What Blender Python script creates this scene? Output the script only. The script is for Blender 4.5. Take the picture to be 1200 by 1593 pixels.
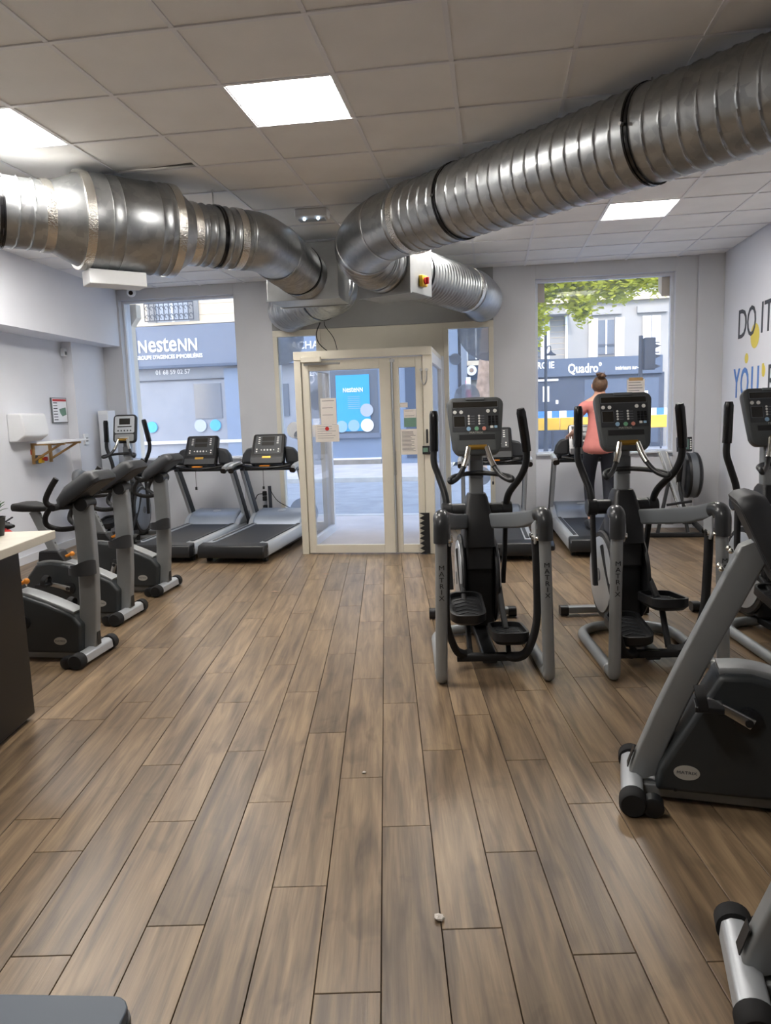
import bpy, math, random
from mathutils import Vector, Matrix
R = math.radians
rnd = random.Random(7)
sc = bpy.context.scene
for o in list(bpy.data.objects): bpy.data.objects.remove(o)
col = sc.collection

# ------------------------------------------------------------------ camera
CAM_Z = 1.59
cd = bpy.data.cameras.new('camera'); cam = bpy.data.objects.new('camera', cd); col.objects.link(cam)
cd.sensor_fit = 'AUTO'; cd.sensor_width = 36.0; cd.lens = 36.0 * 1138.06 / 1593.0; cd.clip_end = 500
p, r, yc = 0.138691, 0.0328242, 0.147688
fw = Vector((0, math.cos(p), -math.sin(p))); dn = Vector((0, -math.sin(p), -math.cos(p))); rt = Vector((1, 0, 0))
rt2 = rt * math.cos(r) + dn * math.sin(r); dn2 = dn * math.cos(r) - rt * math.sin(r)
Z8 = Matrix.Rotation(yc, 3, 'Z')
rt2, dn2, fw = Z8 @ rt2, Z8 @ dn2, Z8 @ fw
up = -dn2
cam.matrix_world = Matrix(((rt2.x, up.x, -fw.x, 0), (rt2.y, up.y, -fw.y, 0), (rt2.z, up.z, -fw.z, CAM_Z), (0, 0, 0, 1)))
sc.camera = cam

# ------------------------------------------------------------------ world, sun, exposure
sc.view_settings.view_transform = 'Standard'; sc.view_settings.look = 'None'
sc.view_settings.gamma = 1.0; sc.view_settings.use_curve_mapping = False
sc.view_settings.exposure = 1.0
SKY, SUN, LED = 0.5, 0.85, 25.0
w = bpy.data.worlds.new('sky'); sc.world = w; w.use_nodes = True
nt = w.node_tree; nt.nodes.clear()
sky = nt.nodes.new('ShaderNodeTexSky'); sky.sky_type = 'NISHITA'; sky.sun_disc = False
sky.sun_elevation = R(42); sky.sun_rotation = R(190); sky.air_density = 1.0; sky.dust_density = 1.5
bg = nt.nodes.new('ShaderNodeBackground'); bg.inputs[1].default_value = SKY
ow = nt.nodes.new('ShaderNodeOutputWorld')
nt.links.new(sky.outputs[0], bg.inputs[0]); nt.links.new(bg.outputs[0], ow.inputs[0])
sl = bpy.data.lights.new('sun', 'SUN'); sl.energy = SUN; sl.angle = R(0.6); sl.color = (1, .95, .87)
so = bpy.data.objects.new('sun', sl); col.objects.link(so); so.rotation_euler = (R(48), 0, R(-10)); so.location = (0, -10, 40)

# ------------------------------------------------------------------ materials
def lin(c): return tuple(((x / 255) / 12.92 if x / 255 <= .04045 else ((x / 255 + .055) / 1.055) ** 2.4) for x in c) + (1,)
MT = {}
def mat(name, rgb, rough=.5, metal=0, spec=.5, noise=0, nscale=8, bump=0, bscale=60, emit=0, coat=0):
    m = bpy.data.materials.new(name); m.use_nodes = True; t = m.node_tree; b = t.nodes['Principled BSDF']
    c = lin(rgb); b.inputs['Base Color'].default_value = c
    b.inputs['Roughness'].default_value = rough; b.inputs['Metallic'].default_value = metal
    b.inputs['Specular IOR Level'].default_value = spec; b.inputs['Coat Weight'].default_value = coat
    tc = t.nodes.new('ShaderNodeTexCoord')
    if noise:
        n = t.nodes.new('ShaderNodeTexNoise'); n.inputs['Scale'].default_value = nscale; n.inputs['Detail'].default_value = 5
        t.links.new(tc.outputs['Object'], n.inputs['Vector'])
        cr = t.nodes.new('ShaderNodeValToRGB'); e = cr.color_ramp.elements
        e[0].position = .3; e[1].position = .7
        e[0].color = tuple(max(0, x * (1 - noise)) for x in c[:3]) + (1,); e[1].color = tuple(min(1, x * (1 + noise)) for x in c[:3]) + (1,)
        t.links.new(n.outputs[0], cr.inputs[0]); t.links.new(cr.outputs[0], b.inputs['Base Color'])
    if bump:
        n2 = t.nodes.new('ShaderNodeTexNoise'); n2.inputs['Scale'].default_value = bscale; n2.inputs['Detail'].default_value = 3
        t.links.new(tc.outputs['Object'], n2.inputs['Vector'])
        bp = t.nodes.new('ShaderNodeBump'); bp.inputs['Strength'].default_value = bump; bp.inputs['Distance'].default_value = .01
        t.links.new(n2.outputs[0], bp.inputs['Height']); t.links.new(bp.outputs[0], b.inputs['Normal'])
    if emit:
        b.inputs['Emission Color'].default_value = c; b.inputs['Emission Strength'].default_value = emit
    MT[name] = m
    return m
def glassmat(name, tint=(1, 1, 1), haze=.05, hazec=(205, 215, 230), refl=1.0):
    m = bpy.data.materials.new(name); m.use_nodes = True; t = m.node_tree; t.nodes.clear()
    o = t.nodes.new('ShaderNodeOutputMaterial'); tr = t.nodes.new('ShaderNodeBsdfTransparent'); tr.inputs[0].default_value = tint + (1,)
    gl = t.nodes.new('ShaderNodeBsdfGlossy'); gl.inputs['Roughness'].default_value = .02
    fr = t.nodes.new('ShaderNodeFresnel'); fr.inputs[0].default_value = 1.25
    df = t.nodes.new('ShaderNodeBsdfTranslucent'); df.inputs[0].default_value = lin(hazec)
    d2 = t.nodes.new('ShaderNodeBsdfDiffuse'); d2.inputs[0].default_value = lin(hazec)
    ad = t.nodes.new('ShaderNodeMixShader'); ad.inputs[0].default_value = .4
    t.links.new(df.outputs[0], ad.inputs[1]); t.links.new(d2.outputs[0], ad.inputs[2])
    mx = t.nodes.new('ShaderNodeMixShader'); mx.inputs[0].default_value = haze
    if haze:
        tc = t.nodes.new('ShaderNodeTexCoord'); n = t.nodes.new('ShaderNodeTexNoise'); n.inputs['Scale'].default_value = 1.6; n.inputs['Detail'].default_value = 6
        mp = t.nodes.new('ShaderNodeMapRange'); mp.inputs[1].default_value = .3; mp.inputs[2].default_value = .75; mp.inputs[3].default_value = haze * .5; mp.inputs[4].default_value = min(1, haze * 1.6)
        t.links.new(tc.outputs['Object'], n.inputs['Vector']); t.links.new(n.outputs[0], mp.inputs[0]); t.links.new(mp.outputs[0], mx.inputs[0])
    t.links.new(tr.outputs[0], mx.inputs[1]); t.links.new(ad.outputs[0], mx.inputs[2])
    m2 = t.nodes.new('ShaderNodeMixShader'); t.links.new(fr.outputs[0], m2.inputs[0])
    mu = t.nodes.new('ShaderNodeMath'); mu.operation = 'MULTIPLY'; mu.inputs[1].default_value = .35; t.links.new(fr.outputs[0], mu.inputs[0]); t.links.new(mu.outputs[0], m2.inputs[0])
    t.links.new(mx.outputs[0], m2.inputs[1]); t.links.new(gl.outputs[0], m2.inputs[2]); t.links.new(m2.outputs[0], o.inputs[0])
    MT[name] = m
    return m

mat('tile', (242, 241, 239), .95, noise=.03, nscale=3, bump=.15, bscale=300)
mat('grid', (236, 236, 238), .5)
mat('wall', (226, 228, 234), .9, noise=.02, nscale=2)
mat('pilaster', (206, 207, 210), .85, noise=.03, nscale=2)
mat('bulkhead', (150, 150, 148), .9, noise=.06, nscale=3)
mat('cream', (218, 212, 196), .45, noise=.03, nscale=4)
mat('window_white', (222, 225, 230), .45)
mat('concrete', (140, 135, 128), .9, noise=.1, nscale=4)
mat('underlay', (52, 42, 34), .9)
mat('black', (24, 25, 27), .42)
mat('cap_grey', (50, 52, 54), .28)
mat('console_grey', (74, 77, 78), .45)
mat('soft_black', (22, 22, 24), .7)
mat('gloss_black', (18, 18, 20), .2)
mat('charcoal', (48, 50, 53), .5, noise=.04, nscale=20)
mat('dark_panel', (44, 47, 50), .45)
mat('shroud', (46, 50, 52), .42, noise=.05, nscale=6)
mat('grey_plastic', (104, 108, 112), .45)
mat('silver', (142, 145, 146), .42, metal=.35, noise=.04, nscale=10)
mat('silver_light', (186, 190, 194), .35, metal=.4)
mat('hood', (150, 160, 174), .38, metal=.3)
mat('chrome', (225, 222, 214), .12, metal=1)
mat('steel', (190, 190, 188), .3, metal=1)
mat('brass', (190, 150, 70), .35, metal=1)
mat('screen', (40, 38, 34), .2)
mat('lcd_green', (64, 92, 84), .3)
mat('white_plastic', (232, 234, 236), .4)
mat('button_white', (226, 226, 220), .4)
mat('button_green', (120, 178, 140), .4)
mat('button_red', (214, 140, 124), .4)
mat('button_blue', (150, 186, 214), .4)
mat('orange', (226, 140, 40), .5)
mat('yellow', (236, 190, 40), .45)
mat('red', (196, 40, 38), .45)
mat('belt', (38, 40, 44), .55, noise=.1, nscale=40)
mat('rubber', (20, 20, 21), .8)
mat('oval', (178, 176, 168), .4)
mat('paper', (225, 218, 210), .9, noise=.03, nscale=20)
mat('ink', (70, 72, 78), .8)
mat('wood_light', (180, 145, 95), .6, noise=.12, nscale=12)
mat('counter_top', (196, 190, 176), .5, noise=.05, nscale=10)
mat('counter_black', (15, 14, 14), .3, spec=.3, noise=.1, nscale=3)
mat('table_grey', (84, 94, 106), .5)
mat('letter_dark', (70, 74, 82), .8)
mat('letter_blue', (92, 136, 206), .8)
mat('dot_yellow', (226, 208, 96), .8)
mat('frost', (176, 184, 194), .8)
mat('leaf', (58, 96, 52), .6, noise=.25, nscale=30)
mat('green_card', (108, 142, 126), .8)
mat('tape_silver', (215, 212, 205), .25, metal=1, bump=.5, bscale=90)
# people
mat('skin', (214, 164, 140), .55)
mat('hair', (92, 68, 50), .6, noise=.35, nscale=40)
mat('shirt', (208, 130, 124), .85, noise=.05, nscale=10)
mat('leggings', (24, 27, 38), .8)
mat('shoe', (60, 62, 68), .7)
# street
mat('asphalt', (160, 164, 170), .9, noise=.12, nscale=3, bump=.3, bscale=40)
mat('pavement', (204, 196, 192), .9, noise=.1, nscale=2)
mat('kerb', (206, 204, 200), .9, noise=.08, nscale=5)
mat('stone', (226, 212, 188), .9, noise=.1, nscale=2)
mat('stone_joint', (196, 180, 156), .9)
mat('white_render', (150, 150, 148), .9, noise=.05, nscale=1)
mat('shop_blue_grey', (124, 140, 164), .7, noise=.05, nscale=1)
mat('sign_grey', (112, 122, 140), .6)
mat('shop_wall', (142, 147, 156), .8, noise=.06, nscale=2)
mat('nest_blue', (66, 166, 226), .5)
mat('sign_white', (245, 247, 250), .6)
mat('quadro_grey', (72, 86, 108), .6)
mat('quadro_dark', (56, 66, 84), .6)
mat('pane_dark', (104, 112, 124), .15)
mat('shutter', (226, 230, 236), .7)
mat('iron', (58, 62, 72), .6)
mat('hoarding_blue', (66, 128, 206), .6)
mat('barrier_yellow', (236, 186, 60), .6, noise=.1, nscale=3)
mat('bark', (176, 152, 134), .95, noise=.3, nscale=6, bump=.6, bscale=12)
mat('foliage', (192, 198, 66), .7, noise=.4, nscale=3)
mat('pink', (224, 120, 150), .7)
glassmat('glass', haze=.035)
glassmat('glass_dirty', haze=.085)
glassmat('frost_film', haze=.6, hazec=(170, 178, 190))
# leaves let light through
t = MT['foliage'].node_tree; b = t.nodes['Principled BSDF']
tl = t.nodes.new('ShaderNodeBsdfTranslucent'); tl.inputs[0].default_value = lin((222, 222, 70)); mxs = t.nodes.new('ShaderNodeMixShader'); mxs.inputs[0].default_value = .45
t.links.new(b.outputs[0], mxs.inputs[1]); t.links.new(tl.outputs[0], mxs.inputs[2]); t.links.new(mxs.outputs[0], t.nodes['Material Output'].inputs[0])

def emission(name, rgb, s):
    m = bpy.data.materials.new(name); m.use_nodes = True; t = m.node_tree; t.nodes.clear()
    o = t.nodes.new('ShaderNodeOutputMaterial'); e = t.nodes.new('ShaderNodeEmission'); e.inputs[0].default_value = lin(rgb); e.inputs[1].default_value = s
    t.links.new(e.outputs[0], o.inputs[0]); MT[name] = m
emission('led', (255, 250, 244), LED)
emission('led_small', (215, 235, 255), 3.0)
emission('digit_green', (90, 200, 120), .5)

def ductmat():
    m = bpy.data.materials.new('galvanised'); m.use_nodes = True; t = m.node_tree; b = t.nodes['Principled BSDF']
    tc = t.nodes.new('ShaderNodeTexCoord'); v = t.nodes.new('ShaderNodeTexVoronoi'); v.inputs['Scale'].default_value = 22
    n = t.nodes.new('ShaderNodeTexNoise'); n.inputs['Scale'].default_value = 5; n.inputs['Detail'].default_value = 4
    t.links.new(tc.outputs['Object'], v.inputs['Vector']); t.links.new(tc.outputs['Object'], n.inputs['Vector'])
    mx = t.nodes.new('ShaderNodeMix'); mx.data_type = 'FLOAT'; mx.inputs[0].default_value = .6
    sp = t.nodes.new('ShaderNodeSeparateColor'); t.links.new(v.outputs['Color'], sp.inputs[0])
    t.links.new(sp.outputs[0], mx.inputs[2]); t.links.new(n.outputs[0], mx.inputs[3])
    mr = t.nodes.new('ShaderNodeMapRange'); mr.inputs[3].default_value = .32; mr.inputs[4].default_value = .46
    t.links.new(mx.outputs[0], mr.inputs[0]); t.links.new(mr.outputs[0], b.inputs['Roughness'])
    cr = t.nodes.new('ShaderNodeValToRGB'); cr.color_ramp.elements[0].color = lin((142, 146, 149)); cr.color_ramp.elements[1].color = lin((186, 188, 188))
    t.links.new(mx.outputs[0], cr.inputs[0]); t.links.new(cr.outputs[0], b.inputs['Base Color']); b.inputs['Metallic'].default_value = 1
    MT['galv'] = m
ductmat()
mat('galv_box', (168, 170, 170), .5, metal=.8, noise=.08, nscale=8)

def woodfloor():
    m = bpy.data.materials.new('floor_wood'); m.use_nodes = True; t = m.node_tree; b = t.nodes['Principled BSDF']; L = t.links.new
    tc = t.nodes.new('ShaderNodeTexCoord'); oi = t.nodes.new('ShaderNodeObjectInfo'); ge = t.nodes.new('ShaderNodeNewGeometry')
    ad = t.nodes.new('ShaderNodeMath'); ad.operation = 'ADD'; L(oi.outputs['Random'], ad.inputs[0]); L(ge.outputs['Random Per Island'], ad.inputs[1])
    fr = t.nodes.new('ShaderNodeMath'); fr.operation = 'FRACT'; L(ad.outputs[0], fr.inputs[0])
    ml = t.nodes.new('ShaderNodeMath'); ml.operation = 'MULTIPLY'; ml.inputs[1].default_value = 57.0; L(fr.outputs[0], ml.inputs[0])
    cb = t.nodes.new('ShaderNodeCombineXYZ'); L(ml.outputs[0], cb.inputs[0]); L(ml.outputs[0], cb.inputs[1])
    va = t.nodes.new('ShaderNodeVectorMath'); L(tc.outputs['Object'], va.inputs[0]); L(cb.outputs[0], va.inputs[1])
    def noise(sx, sy, scale, det):
        mp = t.nodes.new('ShaderNodeMapping'); mp.inputs['Scale'].default_value = (sx, sy, 1); L(va.outputs[0], mp.inputs[0])
        n = t.nodes.new('ShaderNodeTexNoise'); n.inputs['Scale'].default_value = scale; n.inputs['Detail'].default_value = det; n.inputs['Distortion'].default_value = .6
        L(mp.outputs[0], n.inputs['Vector']); return n.outputs[0]
    a = noise(9, .8, 2.2, 6); c = noise(40, 1.5, 3.0, 4); k = noise(5, 3.5, 1.3, 3)
    r1 = t.nodes.new('ShaderNodeValToRGB'); e = r1.color_ramp.elements
    e[0].position = .28; e[0].color = lin((92, 75, 56)); e[1].position = .72; e[1].color = lin((156, 131, 99))
    x = e.new(.5); x.color = lin((128, 106, 80)); L(a, r1.inputs[0])
    r2 = t.nodes.new('ShaderNodeValToRGB'); r2.color_ramp.elements[0].position = .3; r2.color_ramp.elements[0].color = (.62, .62, .62, 1); r2.color_ramp.elements[1].position = .62
    L(c, r2.inputs[0])
    m1 = t.nodes.new('ShaderNodeMix'); m1.data_type = 'RGBA'; m1.blend_type = 'MULTIPLY'; m1.inputs[0].default_value = .55
    L(r1.outputs[0], m1.inputs[6]); L(r2.outputs[0], m1.inputs[7])
    r3 = t.nodes.new('ShaderNodeValToRGB'); r3.color_ramp.elements[0].position = .26; r3.color_ramp.elements[0].color = (.45, .43, .42, 1); r3.color_ramp.elements[1].position = .4
    L(k, r3.inputs[0])
    m2 = t.nodes.new('ShaderNodeMix'); m2.data_type = 'RGBA'; m2.blend_type = 'MULTIPLY'; m2.inputs[0].default_value = .6
    L(m1.outputs[2], m2.inputs[6]); L(r3.outputs[0], m2.inputs[7])
    mr = t.nodes.new('ShaderNodeMapRange'); mr.inputs[3].default_value = .74; mr.inputs[4].default_value = 1.12; L(fr.outputs[0], mr.inputs[0])
    hs = t.nodes.new('ShaderNodeHueSaturation'); hs.inputs['Saturation'].default_value = .95; L(mr.outputs[0], hs.inputs['Value']); L(m2.outputs[2], hs.inputs['Color'])
    L(hs.outputs[0], b.inputs['Base Color']); b.inputs['Roughness'].default_value = .36; b.inputs['Specular IOR Level'].default_value = .5
    bp = t.nodes.new('ShaderNodeBump'); bp.inputs['Strength'].default_value = .12; bp.inputs['Distance'].default_value = .004; L(c, bp.inputs['Height']); L(bp.outputs[0], b.inputs['Normal'])
    MT['floor'] = m
woodfloor()

# ------------------------------------------------------------------ mesh helpers
def V(*a): return Vector(a)
def smooth_path(pts, k=6):
    pts = [Vector(q) for q in pts]; out = []
    n = len(pts)
    for i in range(n - 1):
        p0 = pts[max(i - 1, 0)]; p1 = pts[i]; p2 = pts[i + 1]; p3 = pts[min(i + 2, n - 1)]
        for j in range(k):
            u = j / k
            out.append(.5 * ((2 * p1) + (p2 - p0) * u + (2 * p0 - 5 * p1 + 4 * p2 - p3) * u * u + (3 * p1 - p0 - 3 * p2 + p3) * u ** 3))
    out.append(pts[-1]); return out
def rounded(pts, rad, k=5):
    """polyline with corners rounded to radius-like cut rad"""
    pts = [Vector(q) for q in pts]; out = [pts[0]]
    for i in range(1, len(pts) - 1):
        a, b_, c = pts[i - 1], pts[i], pts[i + 1]
        d = min(rad, (a - b_).length * .49, (c - b_).length * .49)
        s = b_ + (a - b_).normalized() * d; e = b_ + (c - b_).normalized() * d
        for j in range(k + 1):
            u = j / k; out.append((1 - u) ** 2 * s + 2 * u * (1 - u) * b_ + u * u * e)
    out.append(pts[-1]); return out
def rrect(w, h, rd, n=4, cx=0, cy=0):
    out = []
    for (sx, sy, a0) in ((1, 1, 0), (-1, 1, 90), (-1, -1, 180), (1, -1, 270)):
        for j in range(n + 1):
            a = R(a0 + 90 * j / n); out.append((cx + sx * (w / 2 - rd) + rd * math.cos(a), cy + sy * (h / 2 - rd) + rd * math.sin(a)))
    return out
class MB:
    def __init__(s): s.v = []; s.f = []
    def add(s, vs, fs, M=None):
        o = len(s.v)
        s.v += [tuple(M @ Vector(q)) if M else tuple(q) for q in vs]; s.f += [tuple(i + o for i in f) for f in fs]; return s
    def box(s, x0, x1, y0, y1, z0, z1, M=None):
        vs = [(x, y, z) for z in (z0, z1) for y in (y0, y1) for x in (x0, x1)]
        return s.add(vs, [(0, 2, 3, 1), (4, 5, 7, 6), (0, 1, 5, 4), (2, 6, 7, 3), (0, 4, 6, 2), (1, 3, 7, 5)], M)
    def cbox(s, c, sx, sy, sz, M=None): return s.box(c[0] - sx / 2, c[0] + sx / 2, c[1] - sy / 2, c[1] + sy / 2, c[2] - sz / 2, c[2] + sz / 2, M)
    def loft(s, secs, cap=True, closed=False):
        n = len(secs[0]); vs = [q for se in secs for q in se]; fs = []
        m = len(secs)
        for i in range(m if closed else m - 1):
            k = (i + 1) % m
            for j in range(n):
                fs.append((i * n + j, i * n + (j + 1) % n, k * n + (j + 1) % n, k * n + j))
        if cap and not closed: fs.append(tuple(range(n - 1, -1, -1))); fs.append(tuple((m - 1) * n + j for j in range(n)))
        return s.add(vs, fs)
    def frames(s, pts):
        pts = [Vector(q) for q in pts]; out = []; N = None
        for i, q in enumerate(pts):
            t = (pts[min(i + 1, len(pts) - 1)] - pts[max(i - 1, 0)]).normalized()
            if N is None:
                ref = Vector((0, 0, 1)) if abs(t.z) < .9 else Vector((0, 1, 0))
                N = (ref - t * ref.dot(t)).normalized()
            else: N = (N - t * N.dot(t)).normalized()
            out.append((q, t, N, t.cross(N)))
        return out
    def tube(s, pts, rad, n=12, cap=True, flat=1.0):
        fr = s.frames(pts); secs = []
        for i, (q, t, N, B) in enumerate(fr):
            rr = rad[i] if isinstance(rad, (list, tuple)) else rad
            secs.append([q + N * (rr * math.cos(2 * math.pi * j / n)) + B * (rr * flat * math.sin(2 * math.pi * j / n)) for j in range(n)])
        return s.loft(secs, cap)
    def cyl(s, a, b_, r0, r1=None, n=20): return s.tube([a, b_], [r0, r0 if r1 is None else r1], n)
    def beam(s, pts, w, h, rd=.25):
        """rounded-rect section swept along pts; w along B, h along N (up)"""
        fr = s.frames(pts); secs = []
        for i, (q, t, N, B) in enumerate(fr):
            ww = w[i] if isinstance(w, (list, tuple)) else w; hh = h[i] if isinstance(h, (list, tuple)) else h
            secs.append([q + B * a + N * b2 for a, b2 in rrect(ww, hh, rd * min(ww, hh), 3)])
        return s.loft(secs)
    def ext(s, poly, axis, a, b_, M=None):
        """poly in the two other axes (order x,y,z), extruded along axis from a to b"""
        def mk(q, h): return (h, q[0], q[1]) if axis == 'x' else (q[0], h, q[1]) if axis == 'y' else (q[0], q[1], h)
        n = len(poly); vs = [mk(q, a) for q in poly] + [mk(q, b_) for q in poly]
        fs = [tuple(range(n - 1, -1, -1)), tuple(range(n, 2 * n))] + [(j, (j + 1) % n, n + (j + 1) % n, n + j) for j in range(n)]
        return s.add(vs, fs, M)
    def lathe(s, prof, c, axis, n=32):
        c = Vector(c); a = Vector(axis).normalized(); ref = Vector((0, 0, 1)) if abs(a.z) < .9 else Vector((1, 0, 0))
        N = (ref - a * ref.dot(a)).normalized(); B = a.cross(N)
        return s.loft([[c + a * h + (N * math.cos(2 * math.pi * j / n) + B * math.sin(2 * math.pi * j / n)) * rr for j in range(n)] for rr, h in prof])
    def sphere(s, c, rx, ry=None, rz=None, n=14, m=9):
        ry = ry or rx; rz = rz or rx; secs = []
        for i in range(m + 1):
            a = math.pi * (i / m) ; k = max(math.sin(a), .02)
            secs.append([(c[0] + rx * k * math.cos(2 * math.pi * j / n), c[1] + ry * k * math.sin(2 * math.pi * j / n), c[2] - rz * math.cos(a)) for j in range(n)])
        return s.loft(secs)
    def build(s, name, m, parent=None, bevel=0, seg=2, smooth=35, loc=None):
        me = bpy.data.meshes.new(name); me.from_pydata(s.v, [], s.f); me.validate(); me.update()
        import bmesh
        bm = bmesh.new(); bm.from_mesh(me); bmesh.ops.recalc_face_normals(bm, faces=bm.faces); bm.to_mesh(me); bm.free()
        if m: me.materials.append(MT[m])
        if smooth:
            me.shade_smooth(); me.set_sharp_from_angle(angle=R(smooth))
        o = bpy.data.objects.new(name, me); col.objects.link(o)
        if parent: o.parent = parent
        if loc: o.location = loc
        if bevel:
            bv = o.modifiers.new('bevel', 'BEVEL'); bv.width = bevel; bv.segments = seg; bv.limit_method = 'ANGLE'; bv.angle_limit = R(40)
        return o
def tag(o, label=None, cat=None, group=None, kind=None):
    if label: o['label'] = label
    if cat: o['category'] = cat
    if group: o['group'] = group
    if kind: o['kind'] = kind
    return o
def thing(name, loc=(0, 0, 0), rz=0, label=None, cat=None, group=None, kind=None):
    o = bpy.data.objects.new(name, None); col.objects.link(o); o.location = loc; o.rotation_euler = (0, 0, rz); o.empty_display_size = .1
    return tag(o, label, cat, group, kind)
def copy_tree(o, parent=None):
    c = o.copy(); col.objects.link(c); c.parent = parent
    for ch in list(o.children): copy_tree(ch, c)
    return c
def text(s, size, depth=.002, bold=0.0, sx=1.0, align='CENTER'):
    cu = bpy.data.curves.new('t', 'FONT'); cu.body = s; cu.size = size; cu.extrude = depth / 2; cu.offset = bold; cu.align_x = align; cu.align_y = 'CENTER'; cu.resolution_u = 3
    o = bpy.data.objects.new('t', cu); col.objects.link(o)
    me = bpy.data.meshes.new_from_object(o.evaluated_get(bpy.context.evaluated_depsgraph_get()))
    bpy.data.objects.remove(o); bpy.data.curves.remove(cu)
    if sx != 1:
        for v in me.vertices: v.co.x *= sx
    return me
def put_text(name, s, size, m, parent, Mx, depth=.002, bold=0.0, sx=1.0, align='CENTER'):
    me = text(s, size, depth, bold, sx, align); me.materials.clear(); me.materials.append(MT[m]); me.name = name
    o = bpy.data.objects.new(name, me); col.objects.link(o); o.parent = parent; o.matrix_local = Mx
    return o
def frame_m(o, x, y):
    """matrix with given origin, x and y axes"""
    x = Vector(x).normalized(); y = Vector(y).normalized(); z = x.cross(y).normalized(); y = z.cross(x)
    return Matrix(((x.x, y.x, z.x, o[0]), (x.y, y.y, z.y, o[1]), (x.z, y.z, z.z, o[2]), (0, 0, 0, 1)))
FACE = lambda o: frame_m(o, (1, 0, 0), (0, 0, 1))      # text facing -Y (towards the room)

# ------------------------------------------------------------------ room shell
XR, YF, ZC, YB = 2.77, 9.56, 3.30, -4.5
XL = -5.6
# floor
fl = MB().box(XL, XR, YB, YF, -.12, -.012).build('floor', 'underlay'); fl['kind'] = 'structure'
A = R(8.22); PW, PL = .186, 1.193; ex = Vector((math.cos(A), math.sin(A))); ey = Vector((-math.sin(A), math.cos(A)))
offs = {0: 2.625, 1: 2.054, 2: 2.44, 3: 1.933, 4: 2.747, -1: 1.817, -2: 2.281, -4: 2.107, -5: 2.708, -6: 1.992, -7: 2.526}
def clip(poly, fn):
    out = []
    for i in range(len(poly)):
        a, b_ = poly[i], poly[(i + 1) % len(poly)]; da, db = fn(a), fn(b_)
        if da >= 0: out.append(a)
        if da * db < 0: t_ = da / (da - db); out.append((a[0] + (b_[0] - a[0]) * t_, a[1] + (b_[1] - a[1]) * t_))
    return out
planks = []
for k in range(-34, 26):
    o0 = offs.get(k, rnd.uniform(0, PL))
    for j in range(-9, 14):
        u0 = (k - .34) * PW; v0 = o0 + j * PL; g = .0016
        c2 = [(u0 + g, v0 + g), (u0 + PW - g, v0 + g), (u0 + PW - g, v0 + PL - g), (u0 + g, v0 + PL - g)]
        W = [tuple(ex * a + ey * b_) for a, b_ in c2]
        for fn in (lambda q: q[0] - XL - .01, lambda q: XR - .01 - q[0], lambda q: q[1] - YB - .01, lambda q: YF - .01 - q[1]):
            W = clip(W, fn) if W else W
        if len(W) < 3: continue
        cen = Vector((u0 + PW / 2, v0 + PL / 2)); cw = ex * cen.x + ey * cen.y
        loc = [((Vector(q) - cw).dot(ex), (Vector(q) - cw).dot(ey)) for q in W]
        full = len(W) == 4 and all(abs(abs(q[0]) - PW / 2 + g) < 1e-4 and abs(abs(q[1]) - PL / 2 + g) < 1e-4 for q in loc)
        d = math.hypot(cw.x, cw.y); vis = cw.y > .9 and -.75 < cw.x / max(cw.y, .1) < .55
        planks.append((0 if vis else 1, d, cw, loc, full))
planks.sort(key=lambda q: (q[0], q[1]))
def plank_mb(mb, loc, M=None):
    h = .0025; n = len(loc); cx = sum(q[0] for q in loc) / n; cy = sum(q[1] for q in loc) / n
    ins = [(q[0] + math.copysign(min(.0012, abs(q[0] - cx) * .2), cx - q[0]), q[1] + math.copysign(min(.0012, abs(q[1] - cy) * .2), cy - q[1])) for q in loc]
    vs = [(q[0], q[1], -.011) for q in loc] + [(q[0], q[1], -h * .4) for q in loc] + [(q[0], q[1], 0) for q in ins]
    fs = [tuple(range(2 * n, 3 * n))]
    for a in (0, n):
        fs += [(a + i, a + (i + 1) % n, a + n + (i + 1) % n, a + n + i) for i in range(n)]
    mb.add(vs, fs, M)
shared = None; rest = MB()
for i, (vz, d, cw, loc, full) in enumerate(planks):
    if i < 300 and vz == 0:
        if full and shared: o = bpy.data.objects.new('plank', shared); col.objects.link(o)
        else:
            mb = MB(); plank_mb(mb, loc); o = mb.build('plank', 'floor', smooth=0)
            if full: shared = o.data
        o.parent = fl; o.location = (cw.x, cw.y, 0); o.rotation_euler = (0, 0, A)
    else: plank_mb(rest, loc, Matrix.Translation((cw.x * math.cos(A) + cw.y * math.sin(A), -cw.x * math.sin(A) + cw.y * math.cos(A), 0)))
o = rest.build('planks', 'floor', fl, smooth=0); o['kind'] = 'stuff'; o.rotation_euler = (0, 0, A)

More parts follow.
